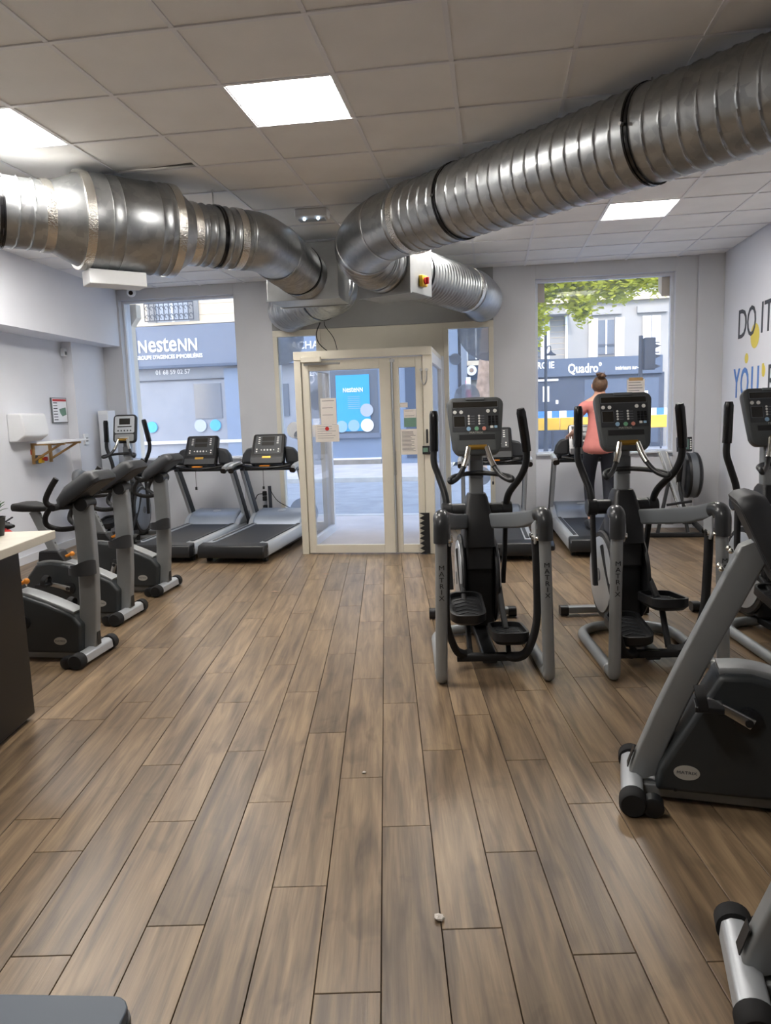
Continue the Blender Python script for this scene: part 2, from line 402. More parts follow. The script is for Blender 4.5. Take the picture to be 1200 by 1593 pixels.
# ceiling
GX, GY, TX, TY = -.783, 3.945, .6036, .588
ce = MB().box(XL, XR, YB, YF + .3, ZC + .14, ZC + .3).build('ceiling', 'concrete'); ce['kind'] = 'structure'
lights = {(-1, 0), (-4, 0), (3, 5), (-4, 5), (0, 5), (-6, 3), (-1, -5)}  # the duct-hidden panels and the one behind the camera are added fill light
tile_me = None; rest = MB()
XC0 = -5.02
for k in range(-8, 6):
    for j in range(-15, 10):
        x0, x1 = GX + k * TX, GX + (k + 1) * TX; y0, y1 = GY + j * TY, GY + (j + 1) * TY
        cut = False
        if x0 < XC0: x0 = XC0; cut = True
        if x1 > XR - .005: x1 = XR - .005; cut = True
        if y1 > YF - .002: y1 = YF - .002; cut = True
        if y0 < YB: continue
        if x1 - x0 < .03 or y1 - y0 < .03 or (k, j) in lights: continue
        g = .009; z0 = ZC + .004
        if j >= -5:
            if not cut and tile_me: o = bpy.data.objects.new('ceiling_tile', tile_me); col.objects.link(o)
            else:
                o = MB().cbox((0, 0, .008), x1 - x0 - 2 * g, y1 - y0 - 2 * g, .016).build('ceiling_tile', 'tile', smooth=0)
                if not cut: tile_me = o.data
            o.parent = ce; o.location = ((x0 + x1) / 2, (y0 + y1) / 2, z0)
            if (k, j) == (-3, 1):      # this tile sits askew and leaves a dark wedge
                bpy.data.objects.remove(o); hx, hy = (x1 - x0) / 2 - g, (y1 - y0) / 2 - g
                o = MB().ext([(-hx, -hy), (hx, -hy), (hx, hy - .075), (-hx, hy - .012)], 'z', 0, .016).build('ceiling_tile', 'tile', ce, smooth=0); o.location = ((x0 + x1) / 2, (y0 + y1) / 2, z0)
        else: rest.box(x0 + g, x1 - g, y0 + g, y1 - g, z0, z0 + .016)
o = rest.build('ceiling_tiles', 'tile', ce, smooth=0); o['kind'] = 'stuff'
for k in range(-7, 6):
    x = GX + k * TX
    MB().box(x - .012, x + .012, YB, YF, ZC - .003, ZC + .004).box(x - .002, x + .002, YB, YF, ZC + .004, ZC + .04).build('grid_rail', 'grid', ce, smooth=0)
for j in range(-14, 10):
    y = GY + j * TY
    MB().box(XC0, XR - .002, y - .012, y + .012, ZC - .004, ZC + .003).build('grid_rail', 'grid', ce, smooth=0)
lab = {(-1, 0): 'square white LED panel glowing in the ceiling between the two ducts', (-4, 0): 'square white LED panel above the left metal duct, cut by the photo edge',
       (3, 5): 'square white LED panel beyond the right duct, near the window with the tree'}
for (k, j) in sorted(lights):
    x0, y0 = GX + k * TX, GY + j * TY
    t_ = thing('ceiling_light', (x0 + TX / 2, y0 + TY / 2, ZC), 0, lab.get((k, j), {(-4, 5): 'added square LED fill panel, unseen above the narrow left pipe', (0, 5): 'added square LED fill panel, unseen above the right duct', (-6, 3): 'added square LED fill panel, unseen above the fat silencer'}.get((k, j), 'added square LED fill panel, unseen behind the camera')), 'ceiling light', 'LED ceiling panels')
    hw, hh = TX / 2 - .009, TY / 2 - .009
    f = MB()
    for (a, b_, c_, d_) in ((-hw, hw, -hh, -hh + .012), (-hw, hw, hh - .012, hh), (-hw, -hw + .012, -hh + .012, hh - .012), (hw - .012, hw, -hh + .012, hh - .012)): f.box(a, b_, c_, d_, .002, .02)
    f.build('frame', 'white_plastic', t_, smooth=0)
    MB().box(-hw + .012, hw - .012, -hh + .012, hh - .012, .006, .018).build('diffuser', 'led', t_, smooth=0)

# walls
def struct(name, mb, m, **k): o = mb.build(name, m, smooth=0, **k); o['kind'] = 'structure'; return o
wr = struct('wall_right', MB().box(XR, XR + .25, YB, YF + .35, -.12, ZC + .3), 'wall')
struct('wall_back', MB().box(XL, XR, YB - .25, YB, -.12, ZC + .3), 'wall')
LW = lambda y: -5.25 - .077 * (y - 7.6)
wl = struct('wall_left', MB().ext([(LW(YB) if False else -5.25 + .077 * 3, YB), (LW(4.6), 4.6), (LW(8.7), 8.7), (LW(8.7) + .13, 8.7), (LW(YF) + .13, YF + .3), (-6.2, YF + .3), (-6.2, YB)], 'z', -.12, ZC + .3), 'wall')
SF = lambda y: -4.83 - .0635 * (y - 6.85)
struct('soffit', MB().ext([(-5.4, YB), (SF(4), YB), (SF(4), 4), (SF(YF), YF), (-5.4, YF)], 'z', 2.56, ZC + .13), 'wall')
MB().box(0, .015, 0, 4.6, 0, .09, frame_m((LW(4.05) + .002, 4.05, 0), (1, .077, 0), (-.077, 1, 0))).build('baseboard_left', 'window_white', smooth=0)['kind'] = 'structure'
# front wall pieces
wf = thing('wall_front', (0, 0, 0), kind='structure')
D0, D1 = YF, YF + .32
def wpart(n, x0, x1, z0, z1, m='pilaster', y0=D0, y1=D1): return MB().box(x0, x1, y0, y1, z0, z1).build(n, m, wf, smooth=0, bevel=.004)
wpart('pilaster', -3.36, -2.84, -.1, ZC + .12); wpart('pilaster', .03, .55, -.1, ZC + .12)
wpart('pilaster', 2.22, 2.47, -.1, ZC + .12); wpart('pilaster', 2.471, XR, -.1, ZC + .12, y0=YF - .05)
wpart('pilaster', -5.4, -4.975, -.1, ZC + .12)
wpart('sill_wall', -4.975, -3.36, -.1, 1.0, 'wall'); wpart('sill_wall', .55, 2.22, -.1, .95, 'wall')
wpart('lintel', -4.975, -3.36, 3.165, ZC + .12); wpart('lintel', .55, 2.22, 3.135, ZC + .12)
wpart('bulkhead', -2.84, .03, 2.66, ZC + .12, 'bulkhead', y0=YF - .04)
MB().box(-.13, .06, 0, .025, -.1, .1).build('rough_patch', 'concrete', wf, smooth=0, loc=(-.1, YF - .064, 2.76))
for z in (0,): MB().box(.56, XR - .002, YF - .018, YF - .001, 0, .08).build('baseboard_front', 'window_white', smooth=0)['kind'] = 'structure'
# added unseen mass above the shop, stepped in height to shade the street's left
struct('upper_shade_mass', MB().box(-14, -.8, YB - 4, YF + .36, ZC + .32, 17.0).box(-.8, 12, YB - 4, YF + .36, ZC + .32, 8.2), 'stone')
struct('wall_neighbour', MB().box(-14, -6.21, YB - 4, YF + .36, -.2, ZC + .31).box(XR + .26, 12, YB - 4, YF + .36, -.2, ZC + .31), 'stone')

def window(name, x0, x1, z0, z1, y, glass, fw_=.045, m='window_white'):
    t_ = thing(name, ((x0 + x1) / 2, y, z0), kind='structure')
    hw = (x1 - x0) / 2; h = z1 - z0; f = MB()
    f.box(-hw, hw, -.03, .05, 0, fw_).box(-hw, hw, -.03, .05, h - fw_, h).box(-hw, -hw + fw_, -.03, .05, fw_, h - fw_).box(hw - fw_, hw, -.03, .05, fw_, h - fw_)
    f.build('window_frame', m, t_, smooth=0, bevel=.004)
    MB().box(-hw + fw_, hw - fw_, .004, .01, fw_, h - fw_).build('pane', glass, t_, smooth=0)
    return t_
w1 = window('window_1', -4.975, -3.36, 1.0, 3.165, YF + .12, 'glass_dirty', .03)
w2 = window('window_2', .55, 2.22, .95, 3.135, YF + .12, 'glass_dirty', .035)
MB().box(-.8, .8, -.17, -.03, -.005, .02).build('window_sill', 'window_white', w1, smooth=0, bevel=.004)
MB().box(-.83, .83, -.17, -.03, -.005, .02).build('window_sill', 'window_white', w2, smooth=0, bevel=.004)
for s in (-1, 1):   # carved consoles at the outer window heads
    MB().ext([(.06, 2.185), (.26, 2.185), (.26, 2.02), (.2, 1.99), (.13, 1.96), (.06, 1.92)], 'x', s * .83 - .06 * (s + 1) , s * .83 + .06 * (1 - s)).build('stone_bracket', 'stone_joint', w2, smooth=0)
MB().box(-.9, -.82, .22, .34, 0, 1.86).build('stone_pilaster', 'stone', w1, smooth=0); MB().ext([(-.9, 1.86), (-.82, 1.86), (-.78, 1.92), (-.73, 1.98), (-.73, 2.16), (-.9, 2.16)], 'y', .22, .36).build('stone_capital', 'stone', w1, smooth=0)

# entrance sidelights
def sidelight(name, x0, x1):
    t_ = thing(name, ((x0 + x1) / 2, YF, 0), kind='structure'); hw = (x1 - x0) / 2; f = MB(); fw_ = .06
    f.box(-hw, hw, -.04, .06, 0, .12).box(-hw, hw, -.04, .06, 2.58, 2.66).box(-hw, -hw + fw_, -.04, .06, .12, 2.58).box(hw - fw_, hw, -.04, .06, .12, 2.58)
    f.build('window_frame', 'cream', t_, smooth=0, bevel=.004)
    MB().box(-hw + fw_, hw - fw_, .0, .006, .12, 2.58).build('pane', 'glass', t_, smooth=0)
    return t_
s1 = sidelight('window_3', -2.84, -2.2); s2 = sidelight('window_4', -.6, .03)
def dot(par, x, z, rr, m='frost_film', clipx=None):
    q = [(x + rr * math.cos(2 * math.pi * i / 36), z + rr * math.sin(2 * math.pi * i / 36)) for i in range(36)]
    lo, hi = clipx or (-9, 9)
    q = clip(q, lambda a: a[0] - lo); q = clip(q, lambda a: hi - a[0]); q = clip(q, lambda a: 2.578 - a[1])
    MB().ext(q, 'y', -.003, -.001).build('frosted_dot', m, par, smooth=0)
C1 = (-.26, .26); C2 = (-.255, .255)
dot(s1, -.24, 2.55, .33, 'frost_film', C1); dot(s1, -.09, 1.36, .11, 'white_plastic', C1); dot(s1, -.04, 1.29, .065, 'frost_film', C1); dot(s1, .25, 1.75, .14, 'frost_film', C1); dot(s1, -.02, .25, .2, 'frost_film', C1)
dot(s2, .28, 2.58, .42, 'frost_film', C2); dot(s2, -.17, 2.2, .075, 'frost_film', C2); dot(s2, -.03, 1.72, .165, 'frost_film', C2); dot(s2, .14, .7, .12, 'frost_film', C2)

# vestibule with its double door
VX0, VX1, VY, VH = -2.14, -.63, 7.92, 2.245
d1 = thing('door_1', (0, VY, 0), kind='structure')
def bx(n, m, x0, x1, y0, y1, z0, z1, par=d1, bevel=.004): return MB().box(x0, x1, y0, y1, z0, z1).build(n, m, par, smooth=0, bevel=bevel)
bx('post', 'cream', VX0, VX0 + .075, 0, .09, 0, VH - .09); bx('post', 'cream', VX1 - .1, VX1, 0, .09, 0, VH - .09)
bx('header', 'cream', VX0, VX1, -.01, .09, VH - .09, VH)
bx('roof', 'cream', VX0, VX1, .09, YF - VY - .05, VH - .05, VH)
def leaf(x0, x1, st, g0, g1, nm):
    f = MB().box(x0, g0, .015, .065, .01, VH - .1).box(g1, x1, .015, .065, .01, VH - .1).box(g0, g1, .015, .065, .01, .105).box(g0, g1, .015, .065, 2.035, VH - .1)
    o = f.build('door_leaf', 'cream', d1, smooth=0, bevel=.005); MB().box(g0, g1, .035, .042, .105, 2.035).build('pane', 'glass', o, smooth=0); return o
lf1 = leaf(VX0 + .08, -1.075, 0, -1.98, -1.2, 'a'); lf2 = leaf(-1.068, VX1 - .105, 0, -.99, -.81, 'b')
MB().tube([(-1.055, .005, 2.13), (-1.055, .005, .02)], .009, 8).tube([(-1.055, .0, 1.14), (-1.055, .0, .88)], .016, 8).cbox((-1.055, .0, 2.11), .05, .02, .03).cbox((-1.055, .002, 1.55), .02, .02, .04).build('bolt_rod', 'steel', lf2)
MB().box(-2.05, -1.83, -.05, .005, 2.125, 2.185).build('door_closer', 'cream', d1, smooth=0, bevel=.006)
MB().box(-2.02, -1.62, -.045, -.02, 2.095, 2.115).build('closer_arm', 'steel', d1, smooth=0)
MB().tube(smooth_path([(-.745, -.005, 2.0), (-.742, -.012, 1.9), (-.715, -.015, 1.845), (-.688, -.012, 1.9), (-.685, -.005, 2.0)], 5), .008, 8).cyl((-.745, .012, 2.0), (-.745, -.015, 2.0), .017).cyl((-.685, .012, 2.0), (-.685, -.015, 2.0), .017).build('pull_handle', 'steel', d1)
MB().box(-.705, -.685, -.03, .0, 1.22, 1.37).build('lever', 'black', d1, smooth=0, bevel=.004)
MB().box(-.75, -.66, -.02, .0, 1.1, 1.19).build('lock_case', 'black', d1, smooth=0, bevel=.004)
MB().box(-.742, -.69, -.023, -.02, 1.125, 1.17).build('lock_plate', 'green_card', d1, smooth=0)
DY = YF - VY - .05
for x, nm in ((VX0, 'l'), (VX1 - .05, 'r')):
    f = MB().box(x, x + .05, .09, DY, 0, .1).box(x, x + .05, .09, DY, 2.08, VH - .05).box(x, x + .05, DY - .08, DY, .1, 2.08)
    o = f.build('side_frame', 'window_white', d1, smooth=0, bevel=.004)
    MB().box(x + .02, x + .026, .09, DY - .08, .1, 2.08).build('pane', 'glass', o, smooth=0)
bx('header_panel', 'cream', -2.2, -.6, DY + .02, DY + .1, VH, 2.66)
bx('threshold', 'pavement', VX0 + .05, VX1 - .05, .1, DY + .4, .0, .004, bevel=0)
# rear frame towards the street
bx('street_post', 'window_white', -2.2, -2.14, DY + .0, DY + .1, 0, VH); bx('street_post', 'window_white', -.63, -.6, DY, DY + .1, 0, VH)

def sheet(name, x0, x1, z0, z1, y, m, label, cat, lines=0, lm='ink', group=None):
    t_ = thing(name, ((x0 + x1) / 2, y, z0), 0, label, cat, group); hw = (x1 - x0) / 2; h = z1 - z0
    MB().box(-hw, hw, 0, .0015, 0, h).build('sheet', m, t_, smooth=0)
    if lines:
        mb = MB(); q = random.Random(int(x0 * 1000))
        for i in range(lines):
            z = h * .9 - i * h * .8 / lines; mb.box(-hw * .82, hw * q.uniform(.2, .82), -.0008, 0, z - h * .008, z + h * .008)
        q = mb.build('print_lines', lm, t_, smooth=0)
        if lines > 1: q['kind'] = 'stuff'
    return t_
PY = VY + .012
sheet('notice_sheet', -1.862, -1.688, 1.45, 1.736, PY, 'paper', 'plain pale poster taped high on the door glass', 'paper', 3)
o = sheet('notice_sheet', -1.933, -1.667, 1.26, 1.448, PY, 'paper', 'white landscape notice with round red stamp on door glass', 'paper', 6)
MB().cyl((0, .0, .145), (0, -.0015, .145), .022).build('red_stamp', 'red', o)
o = sheet('opening_card', -.945, -.811, 1.397, 1.588, PY, 'paper', 'small card with green lower half on narrow door glass', 'card', 3)
MB().box(-.066, .066, -.001, 0, 0, .1).build('green_half', 'green_card', o, smooth=0)
sheet('notice_sheet', -.987, -.805, 1.099, 1.375, PY, 'paper', 'white text sheet on narrow door glass under green card', 'paper', 16)
sheet('door_sticker', -.985, -.9, 1.61, 1.66, PY, 'paper', 'tiny beige sticker at top of narrow door glass', 'sticker', 1)
o = sheet('window_poster', 1.685, 1.9, 1.45, 1.87, YF + .115, 'paper', 'pale lilac text sheet taped inside the window with the tree', 'paper', 10)
MB().box(-.085, .085, -.002, 0, .4, .44).build('tape', 'wood_light', o, smooth=0)
# zigzag rubber guard at the foot of the door
q = [(-.69, .01), (-.69, .46)]; 
for i in range(8): q += [(-.8, .46 - i * .056), (-.745, .46 - i * .056 - .028)]
q += [(-.8, .01)]
tag(MB().ext(q, 'y', VY - .035, VY - .012).build('finger_guard', 'rubber', smooth=0), 'black saw-toothed rubber strip at the foot of the white door', 'rubber guard')

# ------------------------------------------------------------------ ducts
def spiral(mb, pts, Rr, pitch=.1, n=44, amp=.0085, step=.006):
    pts = [Vector(q) for q in pts]; L = [0]
    for a, b_ in zip(pts, pts[1:]): L.append(L[-1] + (b_ - a).length)
    tot = L[-1]; m = max(2, int(tot / step)); res = []; k = 0
    for i in range(m + 1):
        s_ = tot * i / m
        while k < len(L) - 2 and L[k + 1] < s_: k += 1
        res.append(pts[k].lerp(pts[k + 1], (s_ - L[k]) / (L[k + 1] - L[k])))
    fr = mb.frames(res); secs = []
    for i, (q, t_, N, B) in enumerate(fr):
        s_ = tot * i / m; row = []
        for j in range(n):
            ph = ((s_ / pitch) + j / n) % 1.0
            rr = Rr + (amp if pitch > .085 else amp * 1.4) * max(0, 1 - abs(ph - .5) / (.075 if pitch > .085 else .24))
            a = 2 * math.pi * j / n; row.append(q + N * (rr * math.cos(a)) + B * (rr * math.sin(a)))
        secs.append(row)
    return mb.loft(secs)
def clampring(par, c, ax, Rr, top=ZC):
    c = Vector(c); a = Vector(ax).normalized()
    MB().lathe([(Rr - .004, -.017), (Rr + .006, -.017), (Rr + .006, -.006), (Rr + .001, -.004), (Rr + .001, .004), (Rr + .006, .006), (Rr + .006, .017), (Rr - .004, .017)], c, a, 44).build('clamp_ring', 'gloss_black', par)
    side = Vector((-a.y, a.x, 0)).normalized()
    if top: MB().cyl(c + V(0, 0, Rr), (c.x, c.y, top + .01), .006, n=8).cyl(c + side * (Rr + .01), c + side * (Rr + .035), .009, n=8).build('hanger_rod', 'steel', par)
dr = thing('ventilation_duct', (0, 0, 0), 0, 'long spiral metal duct crossing the ceiling on the right', 'duct')
zr = 3.015
P0, P1 = V(2.7, 2.62, zr), V(-.62, 5.785, zr); dirR = (P1 - P0).normalized()
spiral(MB(), [P0, P1], .25, .098).build('spiral_pipe', 'galv', dr, smooth=24)
elb = smooth_path([(-.62, 5.785, zr), (-.8, 5.97, zr), (-.965, 6.2, 3.0), (-1.06, 6.42, 2.965), (-1.06, 6.64, 2.935), (-1.02, 6.8, 2.915)], 6)
fr_ = MB(); n_ = len(elb)
MB().tube(elb[:17], .253, 44).build('elbow', 'galv', dr, smooth=60)
spiral(MB(), elb[16:], .248, .06).build('spiral_elbow', 'galv', dr, smooth=24)
for i in (6, 16): MB().lathe([(.25, -.012), (.257, -.012), (.257, .012), (.25, .012)], elb[i], elb[i + 1] - elb[i - 1], 44).build('elbow_seam', 'steel', dr)
MB().lathe([(.255, -.03), (.2625, -.03), (.2625, .03), (.255, .03)], (-.56, 5.728, zr), dirR, 44).build('foil_tape', 'tape_silver', dr)
l2 = V(.42, .91, -.02).normalized()
b0 = V(-1.02, 6.8, 2.915); spiral(MB(), [b0, b0 + l2 * .14], .245, .075).build('spiral_pipe', 'galv', dr, smooth=24)
bm_ = frame_m(b0 + l2 * .14, (l2.y, -l2.x, 0), l2)
MB().box(-.3, .27, 0, .4, -.27, .29, bm_).build('damper_box', 'galv_box', dr, bevel=.006)
for zz in (-.27, .28): MB().box(-.305, .275, -.006, .02, zz - .008, zz + .012, bm_).build('box_flange', 'galv_box', dr, smooth=0)
c0 = b0 + l2 * .54
spiral(MB(), [c0, c0 + l2 * 1.3], .235, .06).build('spiral_pipe', 'galv', dr, smooth=24)
c1 = c0 + l2 * 1.3
MB().tube(smooth_path([c1, c1 + l2 * .12, c1 + l2 * .25 + V(-.02, .03, 0), (-.1, 9.1, 2.86), (-.12, 9.5, 2.88)], 6), .24, 40).build('end_elbow', 'galv', dr, smooth=60)
clampring(dr, c0 + l2 * .1, l2, .24, None); MB().lathe([(.236, -.03), (.246, -.03), (.246, .03), (.236, .03)], c1 - l2 * .08, l2, 40).build('foil_tape', 'tape_silver', dr)
for cx_ in (-.2, .87): clampring(dr, P0 + dirR * ((P0.x - cx_) / -dirR.x), dirR, .256)
smx = bm_ @ Matrix.Translation((.271, .2, -.15)) @ Matrix.Rotation(R(90), 4, 'Z')
sw = MB().box(-.045, .045, -.04, 0, -.05, .05, smx).build('isolator_switch', 'yellow', dr, bevel=.006); sw['label'] = 'yellow rotary switch with red knob'
MB().cyl(smx @ V(0, -.04, 0), smx @ V(0, -.055, 0), .034, n=24).box(-.009, .009, -.078, -.05, -.03, .03, smx).build('knob', 'red', sw, bevel=.003)
dl = thing('ventilation_duct', (0, 0, 0), 0, 'stepped metal duct with a fat silencer at the upper left', 'duct')
zl = 2.955; A0 = V(-3.16, 4.59, zl); dL = V(.707, .707, 0)
at_ = lambda s_: A0 + dL * s_
spiral(MB(), [at_(-2.1), at_(.3)], .225, .09).build('spiral_pipe', 'galv', dl, smooth=24)
MB().lathe([(.228, .28), (.228, .3), (.318, .5), (.318, .52)], A0, dL, 48).build('reducer', 'galv', dl, smooth=50)
MB().lathe([(.3, .52), (.32, .52)] + [q for s_ in (.64, .72, .98, 1.05) for q in ((.32, s_ - .008), (.325, s_), (.32, s_ + .008))] + [(.32, 1.13), (.3, 1.13)], A0, dL, 56).build('silencer', 'galv', dl, smooth=50)
MB().lathe([(.318, 1.12), (.318, 1.14), (.222, 1.27), (.222, 1.3)], A0, dL, 48).build('reducer', 'galv', dl, smooth=50)
spiral(MB(), [at_(1.28), at_(1.76)], .22, .065).build('spiral_pipe', 'galv', dl, smooth=24)
for s_, rr in ((.27, .232), (.5, .323), (1.12, .323), (1.29, .226), (1.66, .228)):
    MB().lathe([(rr - .006, -.03), (rr + .004, -.03), (rr + .006, 0), (rr + .004, .03), (rr - .006, .03)], at_(s_), dL, 44).build('foil_tape', 'tape_silver', dl)
clampring(dl, at_(-.02), dL, .23); clampring(dl, at_(1.5), dL, .228)
eb = smooth_path([at_(1.74), at_(1.84), (-1.83, 6.0, zl), (-1.805, 6.16, 2.95), (-1.8, 6.26, 2.945)], 6)
MB().tube(eb, .226, 44).build('elbow', 'galv', dl, smooth=60)
spiral(MB(), [(-1.8, 6.25, 2.945), (-1.8, 7.2, 2.92)], .225, .055).build('spiral_pipe', 'galv', dl, smooth=24)
clampring(dl, (-1.795, 6.95, 2.925), (0, 1, 0), .232, None)
MB().box(-2.18, -1.46, 7.2, 7.72, 2.69, 3.22).build('damper_box', 'galv_box', dl, smooth=0, bevel=.006)
MB().box(-2.19, -1.45, 7.19, 7.215, 2.68, 2.7).box(-2.19, -1.45, 7.705, 7.73, 2.68, 2.7).box(-1.475, -1.45, 7.19, 7.73, 3.21, 3.23).build('box_flange', 'galv_box', dl, smooth=0)
spiral(MB(), smooth_path([(-1.72, 7.72, 2.93), (-1.66, 7.95, 2.92), (-1.72, 8.2, 2.9), (-1.95, 8.5, 2.88), (-2.35, 8.95, 2.87), (-2.5, 9.15, 2.87)], 8), .235, .06).build('spiral_pipe', 'galv', dl, smooth=24)
MB().tube(smooth_path([(-2.49, 9.14, 2.87), (-2.56, 9.28, 2.87), (-2.58, 9.5, 2.87)], 6), .242, 40).build('end_elbow', 'galv', dl, smooth=60)
clampring(dl, (-1.93, 8.48, 2.88), (-.66, .75, 0), .242, None)
tag(MB().box(-.2, .2, -.09, .09, -.05, .05, frame_m((-2.66, 5.09, 2.575), (.707, .707, 0), (-.707, .707, 0))).build('duct_outlet', 'white_plastic', smooth=0, bevel=.006), 'flat cream box hanging under the fat left duct', 'vent box')
# cable hanging from the left duct
tag(MB().tube(smooth_path([(-2.05, 8.9, 2.66), (-2.15, 9.1, 2.55), (-2.14, 9.2, 2.44), (-2.02, 9.2, 2.33), (-1.9, 9.1, 2.262)], 8), .006, 6).tube(smooth_path([(-2.0, 8.9, 2.67), (-2.05, 9.2, 2.64), (-1.97, 9.3, 2.5), (-1.88, 9.1, 2.262)], 8), .004, 6).build('cable', 'rubber'), 'thin black cable dangling from left duct to the porch roof', 'cable')
# emergency light
el = thing('emergency_light', (-1.5, 6.4, ZC), R(0), 'small emergency light unit on the ceiling between the ducts', 'emergency light')
MB().ext([(-.07, 0), (.07, 0), (.07, -.05), (.04, -.075), (-.05, -.075), (-.07, -.06)], 'x', -.14, .14).build('housing', 'white_plastic', el, bevel=.008)
MB().box(-.115, .115, -.045, .035, -.088, -.075).build('lens', 'frost', el, smooth=0, bevel=.004)
for s in (-1, 1): MB().sphere((s * .06, -.05, -.083), .013, n=10, m=6).build('led_spot', 'led_small', el)
# dome camera
cc = thing('security_camera', (-4.68, 9.38, ZC), 0, 'white dome security camera above the left window', 'camera')
MB().lathe([(.065, 0), (.065, -.03), (.05, -.045)], (0, 0, 0), (0, 0, 1), 24).build('base', 'white_plastic', cc)
MB().sphere((0, -.02, -.075), .058).build('dome', 'white_plastic', cc); MB().cyl((.02, -.07, -.085), (.025, -.085, -.09), .028).build('lens', 'gloss_black', cc)

# ------------------------------------------------------------------ right wall lettering
lt = thing('wall_lettering', (XR - .002, 8.2, 2.2), 0, 'slogan in tall thin letters DO IT and YOU on white right wall', 'lettering')
WM = lambda y, z: frame_m((-.001, y - 8.2, z - 2.2), (0, -1, 0), (0, 0, 1))
for ch, y, z, m_, wd_, bo in (('D', 8.99, 2.39, 'letter_dark', .92, 0), ('O', 8.69, 2.39, 'letter_dark', .8, 0), ('I', 8.27, 2.39, 'letter_dark', .9, 0), ('T', 8.17, 2.39, 'letter_dark', .9, 0),
        ('Y', 9.07, 1.74, 'letter_blue', .75, .006), ('O', 8.84, 1.74, 'letter_blue', .75, .006), ('U', 8.5, 1.74, 'letter_blue', .8, .006), ("'", 8.19, 1.74, 'dot_yellow', 1, .006), ('R', 8.02, 1.74, 'letter_dark', .9, 0), ('E', 7.74, 1.74, 'letter_dark', .9, 0)):
    put_text('letter', ch, .46, m_, lt, WM(y, z), .003, bo, wd_, 'LEFT')
for y, z, ry, rz_ in ((8.42, 2.24, .13, .13), (8.66, 2.02, .055, .055), (8.13, 1.86, .05, .06)):
    MB().ext([(y - 8.2 + ry * math.cos(R(i * 12)), z - 2.2 + rz_ * math.sin(R(i * 12))) for i in range(30)], 'x', -.0005, .0012).build('yellow_dot', 'dot_yellow', lt, smooth=0)

# ------------------------------------------------------------------ left wall things
def wl_m(y, z, d=0): return Matrix.Translation((LW(y) + d, y, z)) @ Matrix.Rotation(math.atan(.077), 4, 'Z')   # local x = out of wall, y along
def wthing(n, y, z, label, cat, d=.002):
    t_ = thing(n, (0, 0, 0), 0, label, cat); t_.matrix_world = wl_m(y, z, d); return t_
t_ = wthing('towel_dispenser', 7.6, 1.37, 'white paper towel dispenser on left wall above wooden shelf', 'dispenser')
MB().ext([(0, 0), (.1, 0), (.19, .06), (.2, .12), (.17, .3), (.14, .31), (0, .31)], 'y', -.25, .25).add([], []).build('cover', 'white_plastic', t_, bevel=.015)
bpy.data.objects[-1] if False else None
t_ = wthing('wall_shelf', 7.95, 1.36, 'narrow white shelf on two wooden brackets on left wall', 'shelf')
t_.children
MB().box(.21, .42, -.42, .42, -.022, .0).box(0, .21, .28, .42, -.022, 0).build('board', 'white_plastic', t_, smooth=0, bevel=.003)
for y in (-.16, .22): MB().cbox((.015, y, -.14), .03, .03, .24).beam([(.02, y, -.22), (.36, y, -.035)], .025, .025).cbox((.2, y, -.035), .4, .03, .025).build('bracket', 'wood_light', t_, smooth=0)
t_ = wthing('emergency_button', 7.83, 1.16, 'red emergency stop button on small yellow box under the shelf', 'button')
MB().box(0, .06, -.035, .04, -.06, .04).build('grey_box', 'grey_plastic', t_, smooth=0, bevel=.004); MB().box(.06, .1, -.03, .035, -.05, .035).build('yellow_box', 'yellow', t_, smooth=0, bevel=.004)
MB().cyl((.1, 0, -.005), (.13, 0, -.005), .012).cyl((.125, 0, -.005), (.15, 0, -.005), .024).build('mushroom_button', 'red', t_)
MB().box(0, .004, -.07, .02, .05, .11).build('red_label', 'red', t_, smooth=0)
t_ = wthing('evacuation_plan', 8.48, 1.56, 'framed evacuation plan with red header on the left wall', 'wall plan')
MB().box(0, .018, -.185, .185, 0, .31).build('frame', 'grey_plastic', t_, smooth=0, bevel=.003); MB().box(.018, .02, -.17, .17, .012, .298).build('sheet', 'sign_white', t_, smooth=0)
MB().box(.02, .021, -.165, .165, .265, .292).build('red_header', 'red', t_, smooth=0); MB().ext([(-.02, .17), (.14, .19), (.15, .1), (.05, .08), (.0, .12)], 'x', .02, .021).build('plan_drawing', 'green_card', t_, smooth=0)
mb = MB()
for i in range(7): mb.box(.02, .021, -.155, -.06, .24 - i * .034, .25 - i * .034)
mb.build('print_lines', 'ink', t_, smooth=0)
t_ = thing('wall_socket', (LW(8.9) + .133, 8.85, 1.33), 0, 'small white switch on the bright left wall strip by the window', 'switch'); MB().box(0, .03, -.045, .045, -.06, .08).build('plate', 'white_plastic', t_, smooth=0, bevel=.004); MB().box(.03, .036, -.02, .02, -.02, .03).build('rocker', 'grey_plastic', t_, smooth=0)
t_ = thing('motion_sensor', (LW(8.64) + .02, 8.66, 2.42), 0, 'tiny grey sensor high on left wall under the soffit', 'sensor'); MB().box(0, .05, -.035, .035, -.04, .06).build('body', 'white_plastic', t_, smooth=0, bevel=.006); MB().box(.05, .055, -.02, .02, -.02, .02).build('lens', 'grey_plastic', t_, smooth=0)
t_ = thing('electric_panel', (-5.19, 9.27, .62), 0, 'tall slim white cabinet standing in the corner beside left window', 'cabinet'); MB().box(0, .14, -.1, .1, 0, 1.08).build('body', 'white_plastic', t_, smooth=0, bevel=.004); MB().box(.01, .13, -.106, -.1, .02, 1.03).build('door', 'window_white', t_, smooth=0, bevel=.003)
bpy.context.view_layer.update()
t_['label'] = 'tall slim white wall cabinet in the corner beside left window'
